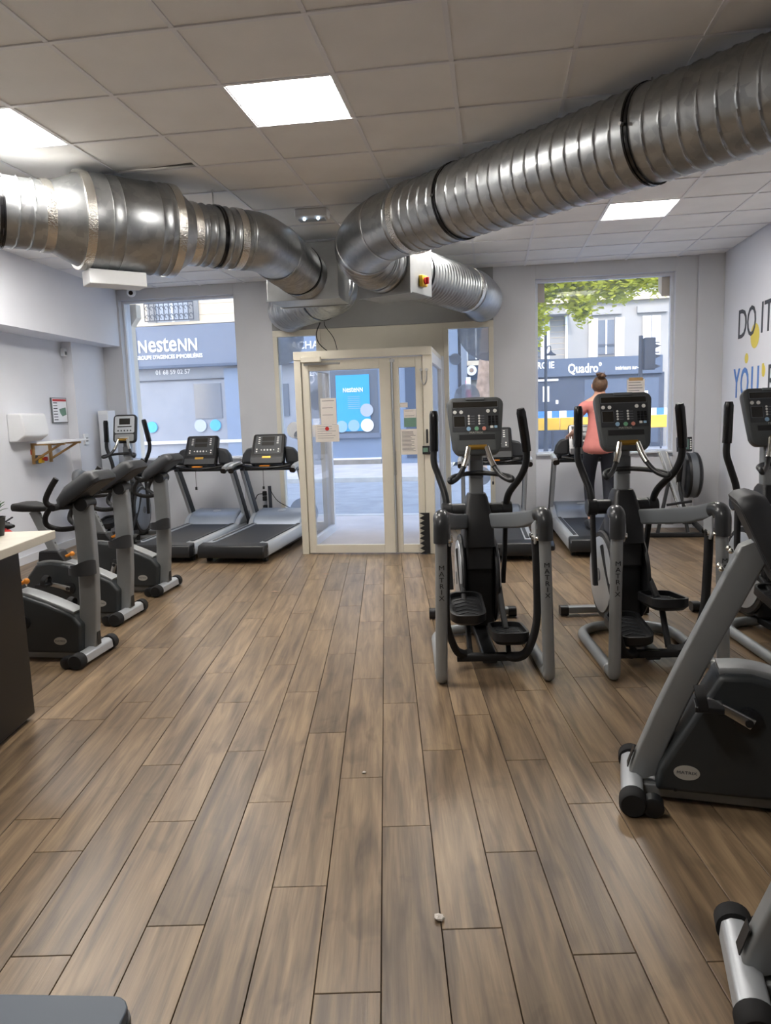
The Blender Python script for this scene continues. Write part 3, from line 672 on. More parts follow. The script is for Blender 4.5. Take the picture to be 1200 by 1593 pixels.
# fire extinguisher
t_ = thing('fire_extinguisher', (-5.1, 6.98, 0), 0, 'red fire extinguisher standing on floor behind the counter end', 'fire extinguisher')
MB().lathe([(.07, 0), (.075, .02), (.075, .38), (.06, .44), (.025, .47), (.025, .5)], (0, 0, 0), (0, 0, 1), 24).build('cylinder', 'red', t_); MB().lathe([(.0765, .2), (.0765, .27)], (0, 0, 0), (0, 0, 1), 24).build('label_band', 'paper', t_)
MB().cbox((0, 0, .52), .03, .1, .04).beam([(0, 0, .55), (0, .12, .58)], .02, .012).build('valve', 'black', t_, smooth=0); MB().tube(smooth_path([(0, -.04, .52), (0, -.12, .45), (.02, -.1, .25)], 6), .011, 8).build('hose', 'rubber', t_)

# ------------------------------------------------------------------ counter, plant, near table
CM = V(-2.36, 3.63, 0)
t_ = thing('reception_counter', (-2.36, 3.63, 0), R(8.5), 'black glossy counter with cream worktop at the left edge', 'counter')
MB().box(-1.4, 0, -1.6, 0, .955, 1.0).build('worktop', 'counter_top', t_, smooth=0, bevel=.004)
MB().box(-1.25, -.13, -1.5, -.16, .03, .954).build('body', 'counter_black', t_, smooth=0, bevel=.004); MB().box(-1.2, -.16, -1.45, -.2, 0, .03).build('plinth', 'black', t_, smooth=0)
t_ = thing('potted_plant', (-2.585, 3.46, 1.0), 0, 'small grassy plant in a dark pot on the cream worktop', 'plant')
MB().lathe([(.035, 0), (.05, .1), (.052, .1), (.044, .085), (.03, .08)], (0, 0, 0), (0, 0, 1), 20).build('pot', 'black', t_)
for i in range(26):
    a = rnd.uniform(0, 6.28); l = rnd.uniform(.08, .16); q = rnd.uniform(.25, .95)
    pts = smooth_path([(0, 0, .08), (math.cos(a) * l * q * .4, math.sin(a) * l * q * .4, .08 + l * .6), (math.cos(a) * l * q, math.sin(a) * l * q, .08 + l * (1.1 - q * .5))], 3)
    MB().tube(pts, [.004] * 3 + [.0035] * 2 + [.003, .001], 4, flat=.35).build('leaf', 'leaf', t_)
tag(MB().beam([(-2.78, 3.5, 1.006), (-2.7, 3.56, 1.012)], .02, .006).beam([(-2.7, 3.56, 1.008), (-2.6, 3.56, 1.02)], .006, .006).build('red_pen', 'red'), 'thin red object lying on the cream worktop beside the plant', 'pen')
t_ = thing('side_table', (-1.15, .455, 0), R(5), 'slate grey table top with black edge in the bottom left corner', 'table')
MB().ext(rrect(1.3, .8, .03), 'z', .722, .74).build('top', 'table_grey', t_, bevel=.002); MB().ext(rrect(1.305, .805, .03), 'z', .7, .7215).build('edge', 'black', t_)
for sx in (-1, 1):
    for sy in (-1, 1): MB().cbox((sx * .58, sy * .33, .35), .05, .05, .7).build('leg', 'black', t_, smooth=0, bevel=.004)
for n_, (x, y), s_, lb in (('paper_scrap', (-.184, 2.092), .02, 'crumpled white paper scrap on the floor in the foreground'), ('paper_scrap', (-.579, 2.996), .01, 'tiny white paper scrap on the floor farther back')):
    t_ = MB().sphere((0, 0, 0), s_, s_ * .6, s_ * .45, 7, 5); t_.v = [(a + rnd.uniform(-.2, .2) * s_, b_ + rnd.uniform(-.2, .2) * s_, c_) for a, b_, c_ in t_.v]
    tag(t_.build(n_, 'paper', smooth=0, loc=(x, y, s_ * .45)), lb, 'paper scrap')
for (x, y), lb in (((-1.64, 6.9), 'dead leaf on the floor closest to the white door'), ((-1.95, 6.2), 'dead leaf on the floor between door and left bikes')):
    mb = MB(); mb.add([(-.04, 0, .004), (-.01, .015, .012), (.04, .005, .003), (.0, -.02, .006), (.0, .0, .014)], [(0, 4, 1), (1, 4, 2), (2, 4, 3), (3, 4, 0)]); tag(mb.build('fallen_leaf', 'bark', smooth=0, loc=(x, y, 0)), lb, 'leaf')

# ------------------------------------------------------------------ machines
def console_parts(par, w, h, Mx, style=0):
    """console slab: local x right, y up the panel, z towards user"""
    t_ = par
    body = MB(); top = rrect(w, h, .05, 5)
    sec = [[Mx @ V(x * (1 - .3 * max(0, -y / h * 2 - .25)) * k, y * k2, z) for x, y in top] for k, k2, z in ((.86, .86, -.085), (.97, .97, -.05), (1, 1, -.01), (.985, .985, .008), (.94, .94, .014))]
    body.loft(sec); b_ = body.build('console', 'console_grey', t_, smooth=40)
    def flat(n, m, x0, x1, y0, y1, z0=.012, z1=.017): return MB().box(x0 * w, x1 * w, y0 * h, y1 * h, z0, z1, Mx).build(n, m, b_, smooth=0)
    flat('overlay', 'charcoal', -.41, .41, -.1, .43, .012, .0155); flat('display_bezel', 'grey_plastic', -.4, .4, .31, .425, .0155, .0165); flat('display_bezel', 'grey_plastic', -.388, -.182, -.018, .178, .0155, .0165); flat('top_display', 'screen', -.39, .39, .32, .415, .0155, .018)
    flat('lower_panel', 'console_grey', -.33, .33, -.42, -.13, .012, .0155); flat('reading_slot', 'soft_black', -.3, .32, -.24, -.15, .0155, .017)
    flat('small_display', 'screen', -.38, -.19, -.01, .17, .0155, .018)
    def btn(n, m, pts, rr):
        mb = MB()
        for x, y in pts: mb.cyl(Mx @ V(x * w, y * h, .015), Mx @ V(x * w, y * h, .0195), rr, n=12)
        q = mb.build(n, m, b_)
        if len(pts) > 1: q['kind'] = 'stuff'
    btn('white_buttons', 'button_white', [(-.36, .24), (-.25, .24), (.22, .25), (.34, .25)], .0125)
    btn('program_buttons', 'button_white', [(x, .17 - i * .045) for x in (-.12, .06) for i in range(4)], .007)
    btn('start_button', 'button_green', [(.01, -.05)], .0145); btn('cool_button', 'button_blue', [(-.13, -.05)], .0145); btn('stop_button', 'button_red', [(.14, -.05)], .0135)
    mb = MB()
    for i in range(4):
        for j in range(3): mb.box((.22 + j * .06) * w, (.265 + j * .06) * w, (.13 - i * .045) * h, (.165 - i * .045) * h, .015, .0175, Mx)
    mb.build('keypad', 'gloss_black', b_, smooth=0)['kind'] = 'stuff'
    flat('key', 'button_white', .25, .3, -.045, -.005, .015, .018); flat('key', 'button_blue', .32, .37, -.045, -.005, .015, .018)
    flat('top_light', 'grey_plastic', -.16, .16, .45, .49, .0, .02)
    mb = MB()
    for x in (-.07, .1):
        for i in range(4): mb.box(x * w - .006, x * w + .02, (.168 - i * .045) * h - .002, (.168 - i * .045) * h + .002, .015, .0165, Mx)
    mb.build('print_lines', 'grey_plastic', b_, smooth=0)
    put_text('lettering', 'MATRIX', .02, 'oval', b_, Mx @ Matrix.Translation((0, -.118 * h, .0165)), .001, 0, 1.25)
    return b_

def elliptical(x, y, yaw, label, phase=(.33, .42, .19, .32), arm=(1.06, .72), light=False, cons=True):
    t_ = thing('elliptical_trainer', (x, y, 0), R(yaw), label, 'elliptical trainer', 'elliptical trainers')
    zl_, yl_, zr_, yr_ = phase
    for s in (-1, 1):
        # silver leg: cap, down, J bend, floor run
        leg = MB().tube(rounded([(s * .292, .035, .93), (s * .31, -.005, .06 + .0), (s * .31, .0, .037), (s * .305, .8, .037), (s * .2, .93, .037), (0, .95, .045)], .11, 7)[0:], .0345, 16)
        lg = leg.build('leg', 'silver', t_, smooth=50)
        MB().lathe([(.0352, -.012), (.0365, 0), (.0352, .012)], (s * .31, .1, .037), (0, 1, 0), 18).build('joint_ring', 'steel', lg)
        for i, ch in enumerate('MATRIX'):
            z = .69 - i * .035; put_text('letter', ch, .038, 'black', lg, frame_m((s * (.292 + .018 * (.93 - z) / .87), .035 - .04 * (.93 - z) / .87 - .0348, z), (1, 0, 0), (0, .045, 1)), .002, 0, 1.2)
        # arm beam
        bm2 = smooth_path([(s * .07, .86, .82), (s * .13, .66, .85), (s * .22, .36, .9), (s * .275, .14, .955), (s * .288, .07, .97)], 5)
        MB().beam(bm2, .045, [.1] * 12 + [.09] * (len(bm2) - 12), .35).build('arm_beam', 'grey_plastic', t_, smooth=50)
        cap = smooth_path([(s * .28, .12, .962), (s * .29, .06, .968), (s * .293, .025, .94), (s * .2945, .022, .88), (s * .295, .022, .83)], 5)
        MB().tube(cap, [.046] * 9 + [.044] * (len(cap) - 9), 18).build('arm_cap', 'cap_grey' if not light else 'grey_plastic', t_, smooth=50)
        pl = MB().ext([(.05, .94), (.16, .9), (.15, .84), (.12, .8), (.06, .8), (.035, .84)], 'x', s * .245 - .006, s * .245 + .006).build('pivot_plate', 'silver_light', t_, smooth=0, bevel=.004)
        for q in ((.075, .835), (.125, .84)): MB().cyl((s * .245, q[0], q[1]), (s * .225, q[0], q[1]), .015, n=14).cyl((s * .225, q[0], q[1]), (s * .27, q[0], q[1]), .013, n=14).build('bolt', 'chrome', pl)
        for yy in (.07, .12): MB().sphere((s * .25, .02, .84 - .0), .013, n=10, m=6).build('bolt', 'chrome', pl) if yy < .1 else None
        zp, yp = (zl_, yl_) if s < 0 else (zr_, yr_)
        sh = (yp - .37) * .6
        link = smooth_path([(s * .25, .1, .85), (s * .262, .12 + sh * .3, .6), (s * .262, .14 + sh * .7, .32), (s * .215, .18 + sh, .14), (s * .16, .22 + sh, .085), (s * .11, .26 + sh, .08)], 5)
        MB().beam(link, .04, .055, .3).build('swing_link', 'soft_black', t_, smooth=50)
        # pedal tray
        px_ = s * .122; M2 = Matrix.Translation((px_, yp, zp)) @ Matrix.Rotation(R(8 if s < 0 else -6), 4, 'X')
        ol = rrect(.222, .4, .075, 6); il = rrect(.19, .365, .06, 6)
        mb = MB(); n2 = len(ol)
        secs = [[M2 @ V(a, b2, z) for a, b2 in pl_] for pl_, z in (([(a * .8, b2 * .85) for a, b2 in ol], -.045), (ol, -.02), (ol, .03), (il, .03), (il, .0))]
        mb.loft(secs); pd = mb.build('pedal', 'black', t_, smooth=40)
        g = MB()
        for i in range(5): g.ext([(-.07, -.12 + i * .055), (0, -.08 + i * .055), (.07, -.12 + i * .055), (.07, -.108 + i * .055), (0, -.068 + i * .055), (-.07, -.108 + i * .055)], 'z', 0, .004, M2)
        g.build('tread', 'charcoal', pd, smooth=0)
        MB().beam([(px_, yp + .02, zp - .04), (s * .115, .27 + sh, .085)], .03, .045, .3).build('pedal_strut', 'soft_black', t_, smooth=50)
        MB().beam(smooth_path([(s * .125, yp + .1, zp - .02), (s * .125, yp + .25, zp + .06), (s * .125, .78, .42), (s * .135, .9, .62)], 5), .035, .045, .3).build('pedal_arm', 'soft_black', t_, smooth=50)
        # hub and moving arm
        MB().lathe([(.042, .06), (.05, .065), (.05, .17), (.056, .175), (.056, .235), (.05, .24)], (0, .93, .885), (s, 0, 0), 24).build('hub', 'black', t_, smooth=40)
        ya = arm[0] if s < 0 else arm[1]; dy = ya - .93; k_ = s * (.84 if dy > 0 else .95)
        ap = smooth_path([(s * .2, .93, .885), (s * .215, .93 + dy * .25, 1.0), (k_ * .3, .93 + dy * .62, 1.12), (k_ * .335, .93 + dy * .75, 1.22), (k_ * .33, .93 + dy * .85, 1.34), (k_ * (.325 if dy > 0 else .29), .93 + dy, 1.57)], 6)
        ar = MB().tube(ap, .0235, 14).build('moving_arm', 'black', t_, smooth=60)
        g0 = int(len(ap) * .74); MB().tube(ap[g0:], [.031] * (len(ap) - g0 - 1) + [.024], 16).build('grip', 'gloss_black', ar, smooth=60)
        MB().beam([(s * .2, .93, .885), (s * .2, .93 - dy * .35, .6), (s * .19, .93 - dy * .5, .35)], .03, .05, .3).build('lower_arm', 'soft_black', t_, smooth=50)
        # side disc
        MB().lathe([(.05, .1), (.3, .1), (.31, .112), (.3, .125)], (0, .98, .4), (s, 0, 0), 40).build('disc_rim', 'black', t_, smooth=40)
        di = MB().lathe([(.02, .12), (.265, .122), (.265, .132), (.25, .138), (.05, .142), (.01, .142)], (0, .98, .4), (s, 0, 0), 40).build('side_disc', 'silver_light' if not light else 'hood', t_, smooth=40)
        MB().cyl((s * .142, .98, .4), (s * .146, .98, .4), .045, n=24).build('disc_badge', 'grey_plastic', di)
    # shroud and neck
    MB().ext([(.78, .1), (1.28, .1), (1.3, .4), (1.2, .66), (1.02, .8), (.86, .82), (.8, .6)], 'x', -.098, .098).build('shroud', 'black', t_, bevel=.02, seg=3)
    MB().ext([(.74, .5), (.84, .5), (.86, .84), (.8, .84)], 'x', -.088, .088).build('front_cover', 'soft_black', t_, bevel=.015)
    nk = MB(); secs = []
    for z, hw, y0, y1 in ((.66, .105, .74, 1.0), (.8, .1, .76, 1.02), (.9, .085, .8, 1.02), (.98, .07, .84, 1.0), (1.005, .06, .85, .98)):
        secs.append([V(a, b2, z) for a, b2 in rrect(2 * hw, y1 - y0, .03, 4, 0, (y0 + y1) / 2)])
    nk.loft(secs); ob = nk.build('neck', 'black', t_, smooth=45)
    MB().ext([(-.05, .7), (.05, .7), (.042, .95), (-.042, .95)], 'y', 0, .012, Matrix.Translation((0, .765, 0)) @ Matrix.Rotation(R(-14), 4, 'X') @ Matrix.Translation((0, .15, -.01))).build('neck_inset', 'soft_black', ob, smooth=0)
    MB().beam([(0, .93, .9), (0, .95, 1.35)], .095, .075, .2).build('mast', 'silver', t_, smooth=50)
    MB().cbox((0, .895, 1.17), .09, .012, .12).build('mast_plate', 'grey_plastic', t_, smooth=0, bevel=.004)
    # base
    MB().beam([(0, .25, .06), (0, 1.4, .06)], .09, .06, .2).build('base_beam', 'black', t_, smooth=50)
    MB().beam([(-.27, 1.36, .045), (.27, 1.36, .045)], .07, .05, .2).build('front_foot', 'silver', t_, smooth=50)
    for s in (-1, 1): MB().beam([(s * .27, 1.36, .04), (s * .33, 1.36, .04)], .085, .07, .3).build('foot_cap', 'black', t_, smooth=50)
    MB().beam([(-.2, .27, .065), (.2, .27, .065)], .05, .05, .3).build('cross_bar', 'soft_black', t_, smooth=50)
    # fixed handlebar
    hb = MB().tube(smooth_path([(-.06, .8, 1.32), (-.075, .77, 1.26), (-.1, .74, 1.2), (-.14, .68, 1.14), (-.19, .62, 1.115), (-.2, .63, 1.13), (-.16, .74, 1.14), (-.06, .87, 1.145), (.06, .87, 1.145), (.16, .74, 1.14), (.2, .63, 1.13), (.19, .62, 1.115), (.14, .68, 1.14), (.1, .74, 1.2), (.075, .77, 1.26), (.06, .8, 1.32)], 5), .0165, 12).build('fixed_handlebar', 'black', t_, smooth=60)
    for s in (-1, 1): MB().tube(smooth_path([(s * .058, .8, 1.325), (s * .077, .768, 1.255), (s * .1, .738, 1.2)], 5), .0195, 14).build('pulse_grip', 'chrome', hb, smooth=60)
    MB().tube([(-.06, .8, 1.325), (.06, .8, 1.325)], .017, 12).build('sensor_bar', 'brass', hb, smooth=60)
    Mx = Matrix.Translation((0, .9, 1.46)) @ Matrix.Rotation(R(90 - 16), 4, 'X') 
    if light:
        b_ = MB(); tp = rrect(.3, .37, .05, 5)
        b_.loft([[Mx @ V(a * k, b2 * k, z) for a, b2 in tp] for k, z in ((.86, -.07), (1, -.03), (1, 0), (.95, .012))]); b_ = b_.build('console', 'black', t_, smooth=40)
        MB().ext(rrect(.25, .22, .02, 3, 0, .05), 'z', .01, .016, Mx).build('upper_panel', 'silver_light', b_, smooth=0); MB().box(-.07, .07, .05, .13, .016, .018, Mx).box(-.09, .09, .015, .03, .016, .018, Mx).build('display', 'screen', b_, smooth=0)
        MB().ext(rrect(.24, .09, .015, 3, 0, -.12), 'z', .01, .016, Mx).build('lower_panel', 'silver', b_, smooth=0)
        mb = MB()
        for i in range(5): mb.cyl(Mx @ V(-.08 + i * .04, -.03, .015), Mx @ V(-.08 + i * .04, -.03, .02), .01, n=10)
        mb.build('buttons', 'dark_panel', b_); MB().box(-.06, .06, -.135, -.11, .016, .018, Mx).build('lettering_plate', 'oval', b_, smooth=0)
    elif cons: console_parts(t_, .385, .4, Mx)
    return t_
E1 = elliptical(0.0, 4.11, 7, 'grey elliptical trainer in the middle, standing directly in front of white door side window', (.33, .45, .2, .33), (1.08, .74))
E2 = elliptical(.985, 4.22, 7, 'grey elliptical trainer second from the door, in front of the woman on a treadmill', (.2, .36, .35, .46), (1.04, .66))
E3 = elliptical(1.97, 4.36, 7, 'grey elliptical trainer by the right wall lettering, cut by the photo edge', (.33, .45, .2, .33), (.95, .85))
E4 = elliptical(-4.53, 7.93, 7, 'elliptical trainer with silver console by the left wall behind the bikes', (.33, .45, .2, .33), (.98, .82), light=True)

def stabiliser(t_, y, w, zc=.05):
    MB().ext([(y - .045, .025), (y + .045, .025), (y + .04, .08), (y + .015, .095), (y - .015, .095), (y - .04, .08)], 'x', -w, w).build('stabiliser', 'silver_light', t_, bevel=.008, seg=3)
    for s in (-1, 1):
        q = MB().lathe([(.03, 0), (.052, .005), (.052, .06), (.044, .07), (.012, .07)], (s * w, y, .052), (s, 0, 0), 24).build('end_wheel', 'rubber', t_, smooth=40)
        MB().lathe([(.02, .0), (.04, .0), (.04, .05), (.03, .055)], (s * w, y - .075, .041), (s, 0, 0), 20).build('wheel_guard', 'black', t_, smooth=40)
def crank(t_, s, c, ang, xin):
    """crank arm with pedal on side s; c=(y,z) axle; ang direction of arm"""
    d = V(0, math.cos(R(ang)), math.sin(R(ang))); a = V(s * (xin + .02), c[0], c[1]); e = a + d * .17 + V(s * .015, 0, 0)
    ck = MB().beam([a - d * .015, a + d * .08, e], .016, [.042, .036, .032], .4).build('crank_arm', 'steel', t_, smooth=50)
    MB().cyl(a, a + V(s * .014, 0, 0), .015, n=14).build('axle_bolt', 'black', ck)
    pc = e + V(s * .055, 0, 0)
    pd = MB().cbox(pc, .09, .1, .022).cyl(e, pc, .009, n=8).build('pedal', 'black', ck, bevel=.006)
    MB().beam(smooth_path([pc + V(s * .045, .02, 0), pc + V(s * .045, .03, .05), pc + V(0, .035, .075), pc + V(-s * .045, .03, .05), pc + V(-s * .045, .02, 0)], 4), .004, .035, .2).build('pedal_strap', 'rubber', ck, smooth=50)

# upright bike: forward = +y, front stabiliser at y=0
def upright(x, y, yaw, label, ang=(200, 20)):
    t_ = thing('upright_bike', (x, y, 0), R(yaw), label, 'exercise bike', 'upright exercise bikes')
    stabiliser(t_, 0, .17); stabiliser(t_, -.95, .17)
    # front post, bowed forward
    ys = [(.06, -.01), (.2, .012), (.4, .032), (.6, .042), (.8, .045), (1.0, .042), (1.06, .04)]
    secs = [[V(a, b2, z) for a, b2 in rrect(.062, .125, .012, 3, 0, yy - .03)] for z, yy in ys]
    ps = MB().loft(secs).build('front_post', 'silver', t_, smooth=50)
    MB().box(-.02, .02, .04, .044, .1, .19).build('decal', 'black', ps, smooth=0)
    MB().box(-.006, .006, .03, .036, .5, .98).build('post_trim', 'silver_light', ps, smooth=0)
    # body
    prof = [(-.05, .06), (-.03, .25), (-.09, .32), (-.27, .395), (-.44, .45), (-.6, .475), (-.72, .455), (-.8, .36), (-.84, .2), (-.83, .06)]
    bd = MB().ext(prof, 'x', -.085, .085).build('body_shroud', 'shroud', t_, bevel=.018, seg=3)
    tr = [V(0, a, b2 + .004) for a, b2 in prof[2:7]]
    MB().beam(smooth_path(tr, 4), .12, .03, .3).build('top_trim', 'silver', t_, smooth=50)
    MB().beam([(0, -.04, .035), (0, -.93, .035)], .09, .045, .2).build('base_rail', 'silver', t_, smooth=50)
    for s in (-1, 1):
        MB().ext([(-.185 + .045 * math.cos(R(i * 15)), .145 + .026 * math.sin(R(i * 15))) for i in range(24)], 'x', s * .0855 - .002, s * .0855 + .002).build('badge', 'oval', bd, smooth=0)
        put_text('lettering', 'MATRIX', .017, 'ink', bd, frame_m((s * .0882, -.185, .145), (0, s, 0), (0, 0, 1)), .0008, 0, 1.15)
        crank(t_, s, (-.44, .27), ang[0] if s > 0 else ang[1], .085)
        MB().lathe([(.05, 0), (.05, .012), (.02, .02)], (s * .085, -.44, .27), (s, 0, 0), 20).build('crank_cover', 'black', t_)
    # seat
    MB().ext([(-.46, .45), (-.72, .45), (-.7, .56), (-.53, .56)], 'x', -.055, .055).build('seat_collar', 'black', t_, bevel=.012)
    MB().beam([(0, -.58, .52), (0, -.74, .88)], .045, .075, .2).build('seat_post', 'silver', t_, smooth=50)
    mb = MB()
    for i in range(7): q = .62 + i * .04; yy = -.58 - (q - .52) * .444; mb.cyl((0, yy + .043, q + .0), (0, yy + .03, q - .006), .008, n=8)
    mb.build('adjust_holes', 'black', t_)
    MB().cyl((0, -.52, .5), (0, -.46, .525), .012, n=10).sphere((0, -.445, .53), .02).build('adjust_knob', 'orange', t_)
    secs = []
    for yy, hw, z0, z1 in ((-.89, .06, .9, .935), (-.86, .115, .89, .95), (-.78, .125, .885, .95), (-.69, .09, .88, .935), (-.6, .045, .88, .925), (-.53, .03, .885, .92), (-.5, .018, .895, .912)):
        secs.append([V(a, yy, b2) for a, b2 in rrect(2 * hw, z1 - z0, min(.45 * (z1 - z0), hw * .8), 4, 0, (z0 + z1) / 2)])
    MB().loft(secs).build('seat', 'soft_black', t_, smooth=60)
    # bottle holder: strap loop on the right-hand side of the post
    secs = []
    for i in range(25):
        an = R(-170 + i * 14); d = V(math.cos(an), math.sin(an), 0); c = V(.088, .02, 0); hh = .05 + .05 * max(0, math.cos(an - R(60)))
        q = c + V(d.x * .062, d.y * .085, 0)
        secs.append([q + V(0, 0, .6), q + d * .006 + V(0, 0, .6), q + d * .006 + V(0, 0, .6 + hh), q + V(0, 0, .6 + hh)])
    MB().loft(secs).ext([(.088 + .06 * math.cos(R(a * 18)), .02 + .082 * math.sin(R(a * 18))) for a in range(20)], 'z', .596, .602).build('bottle_holder', 'charcoal', t_, smooth=40)
    # console and bars
    Mx = frame_m((0, .05, 1.135), (-1, 0, 0), (0, .84, .54))
    tp = rrect(.27, .36, .05, 5)
    cs = MB().loft([[Mx @ V(a * k, b2 * k2, z) for a, b2 in tp] for k, k2, z in ((.5, .55, -.09), (.9, .94, -.045), (1, 1, 0), (.94, .96, .02))]).build('console', 'charcoal', t_, smooth=40)
    MB().ext(rrect(.21, .24, .02, 3, 0, .03), 'z', .018, .022, Mx).build('display', 'dark_panel', cs, smooth=0)
    hb = MB()
    for q in (-1, 1):
        hb.tube(smooth_path([(q * .06, -.03, 1.04), (q * .15, -.1, 1.05), (q * .18, -.13, 1.09), (q * .18, -.09, 1.17), (q * .17, -.05, 1.23)], 6), .018, 12)
    hb.tube(smooth_path([(-.16, -.11, 1.05), (-.15, -.16, .99), (-.13, -.17, .93), (-.09, -.11, .895), (.0, -.06, .89), (.09, -.11, .895), (.13, -.17, .93), (.15, -.16, .99), (.16, -.11, 1.05)], 6), .017, 12)
    hb.tube([(-.18, -.09, 1.045), (.18, -.09, 1.045)], .022, 12)
    hb.build('handlebar', 'soft_black', t_, smooth=60)
    MB().cyl((-.06, .03, 1.05), (.06, .03, 1.05), .045).build('console_joint', 'black', t_)
    return t_
upright(-2.66, 4.4, -90, 'upright exercise bike nearest the counter on the left', (190, 10))
upright(-2.9, 5.34, -90, 'middle upright exercise bike of the left row', (165, -15))
upright(-2.985, 6.22, -90, 'upright exercise bike nearest the treadmills in the left row', (250, 70))

# recumbent bike
def recumbent(x, y, yaw, label, ang):
    t_ = thing('recumbent_bike', (x, y, 0), R(yaw), label, 'exercise bike', 'recumbent exercise bikes')
    stabiliser(t_, 0, .155); stabiliser(t_, -1.45, .2)
    c = [(.07, -.035), (.2, -.075), (.4, -.15), (.6, -.235), (.8, -.325), (1.0, -.415), (1.07, -.447)]
    secs = [[V(a, b2, z - (b2 - yy) * .45) for a, b2 in rrect(.075, .12 + .03 * min(1, z), .014, 3, 0, yy)] for z, yy in c]
    ps = MB().loft(secs).build('front_post', 'silver', t_, smooth=50)
    MB().cbox((0, 0, 0), .05, .004, .08, Matrix.Translation((0, .006, .15)) @ Matrix.Rotation(R(17), 4, 'X')).build('decal', 'black', ps, smooth=0)
    prof = [(-.085, .06), (-.1, .15), (-.2, .34), (-.31, .55), (-.42, .555), (-.55, .52), (-.72, .42), (-.9, .3), (-1.1, .24), (-1.15, .08)]
    bd = MB().ext(prof, 'x', -.1, .1).build('body_shroud', 'shroud', t_, bevel=.02, seg=3)
    MB().beam(smooth_path([V(0, a, b2 + .003) for a, b2 in prof[3:8]], 4), .13, .03, .3).build('top_trim', 'silver', t_, smooth=50)
    MB().beam([(0, -.03, .035), (0, -1.5, .035)], .1, .05, .15).build('base_rail', 'silver', t_, smooth=50)
    for s in (-1, 1):
        MB().ext([(-.2 + .048 * math.cos(R(i * 15)), .15 + .03 * math.sin(R(i * 15))) for i in range(24)], 'x', s * .1005 - .002, s * .1005 + .002).build('badge', 'oval', bd, smooth=0)
        put_text('lettering', 'MATRIX', .018, 'ink', bd, frame_m((s * .1035, -.2, .15), (0, s, 0), (0, 0, 1)), .0008, 0, 1.15)
        MB().cyl((s * .1, -.16, .075), (s * .103, -.16, .075), .007, n=10).build('screw', 'black', bd)
        crank(t_, s, (-.41, .385), ang if s > 0 else ang + 180, .1)
        MB().lathe([(.05, 0), (.05, .012), (.02, .02)], (s * .1, -.41, .385), (s, 0, 0), 20).build('crank_cover', 'black', t_)
        for z in (.93, 1.0): MB().sphere((s * .03, -.31 - (z - .93) * .45, z + .02), .011, n=8, m=6).build('post_bolt', 'chrome', ps)
    Mx = frame_m((0, -.43, 1.06), (-1, 0, 0), (0, .42, .9))
    tp = rrect(.3, .38, .05, 5)
    cs = MB().loft([[Mx @ V(a * k, b2 * k2, z) for a, b2 in tp] for k, k2, z in ((.75, .8, -.085), (.95, .96, -.05), (1, 1, -.01), (.95, .96, .01))]).build('console', 'charcoal', t_, smooth=40)
    MB().ext(rrect(.24, .28, .02, 3, 0, .02), 'z', .008, .012, Mx).build('display', 'dark_panel', cs, smooth=0)
    # seat on rail (mostly outside the photo)
    MB().beam([(0, -.85, .3), (0, -1.45, .45)], .09, .06, .2).build('seat_rail', 'silver', t_, smooth=50)
    MB().ext([(-1.05, .47), (-1.5, .42), (-1.52, .5), (-1.06, .54)], 'x', -.2, .2).build('seat', 'soft_black', t_, bevel=.03, seg=3)
    MB().ext([(-1.5, .5), (-1.7, .95), (-1.64, .98), (-1.43, .52)], 'x', -.19, .19).build('backrest', 'soft_black', t_, bevel=.03, seg=3)
    return t_
recumbent(.553, 2.95, 81, 'recumbent exercise bike at the right, its whole front foot visible on the floor', 208)
recumbent(.66, 1.91, 81, 'recumbent exercise bike in the bottom right corner, only its foot visible', 190)

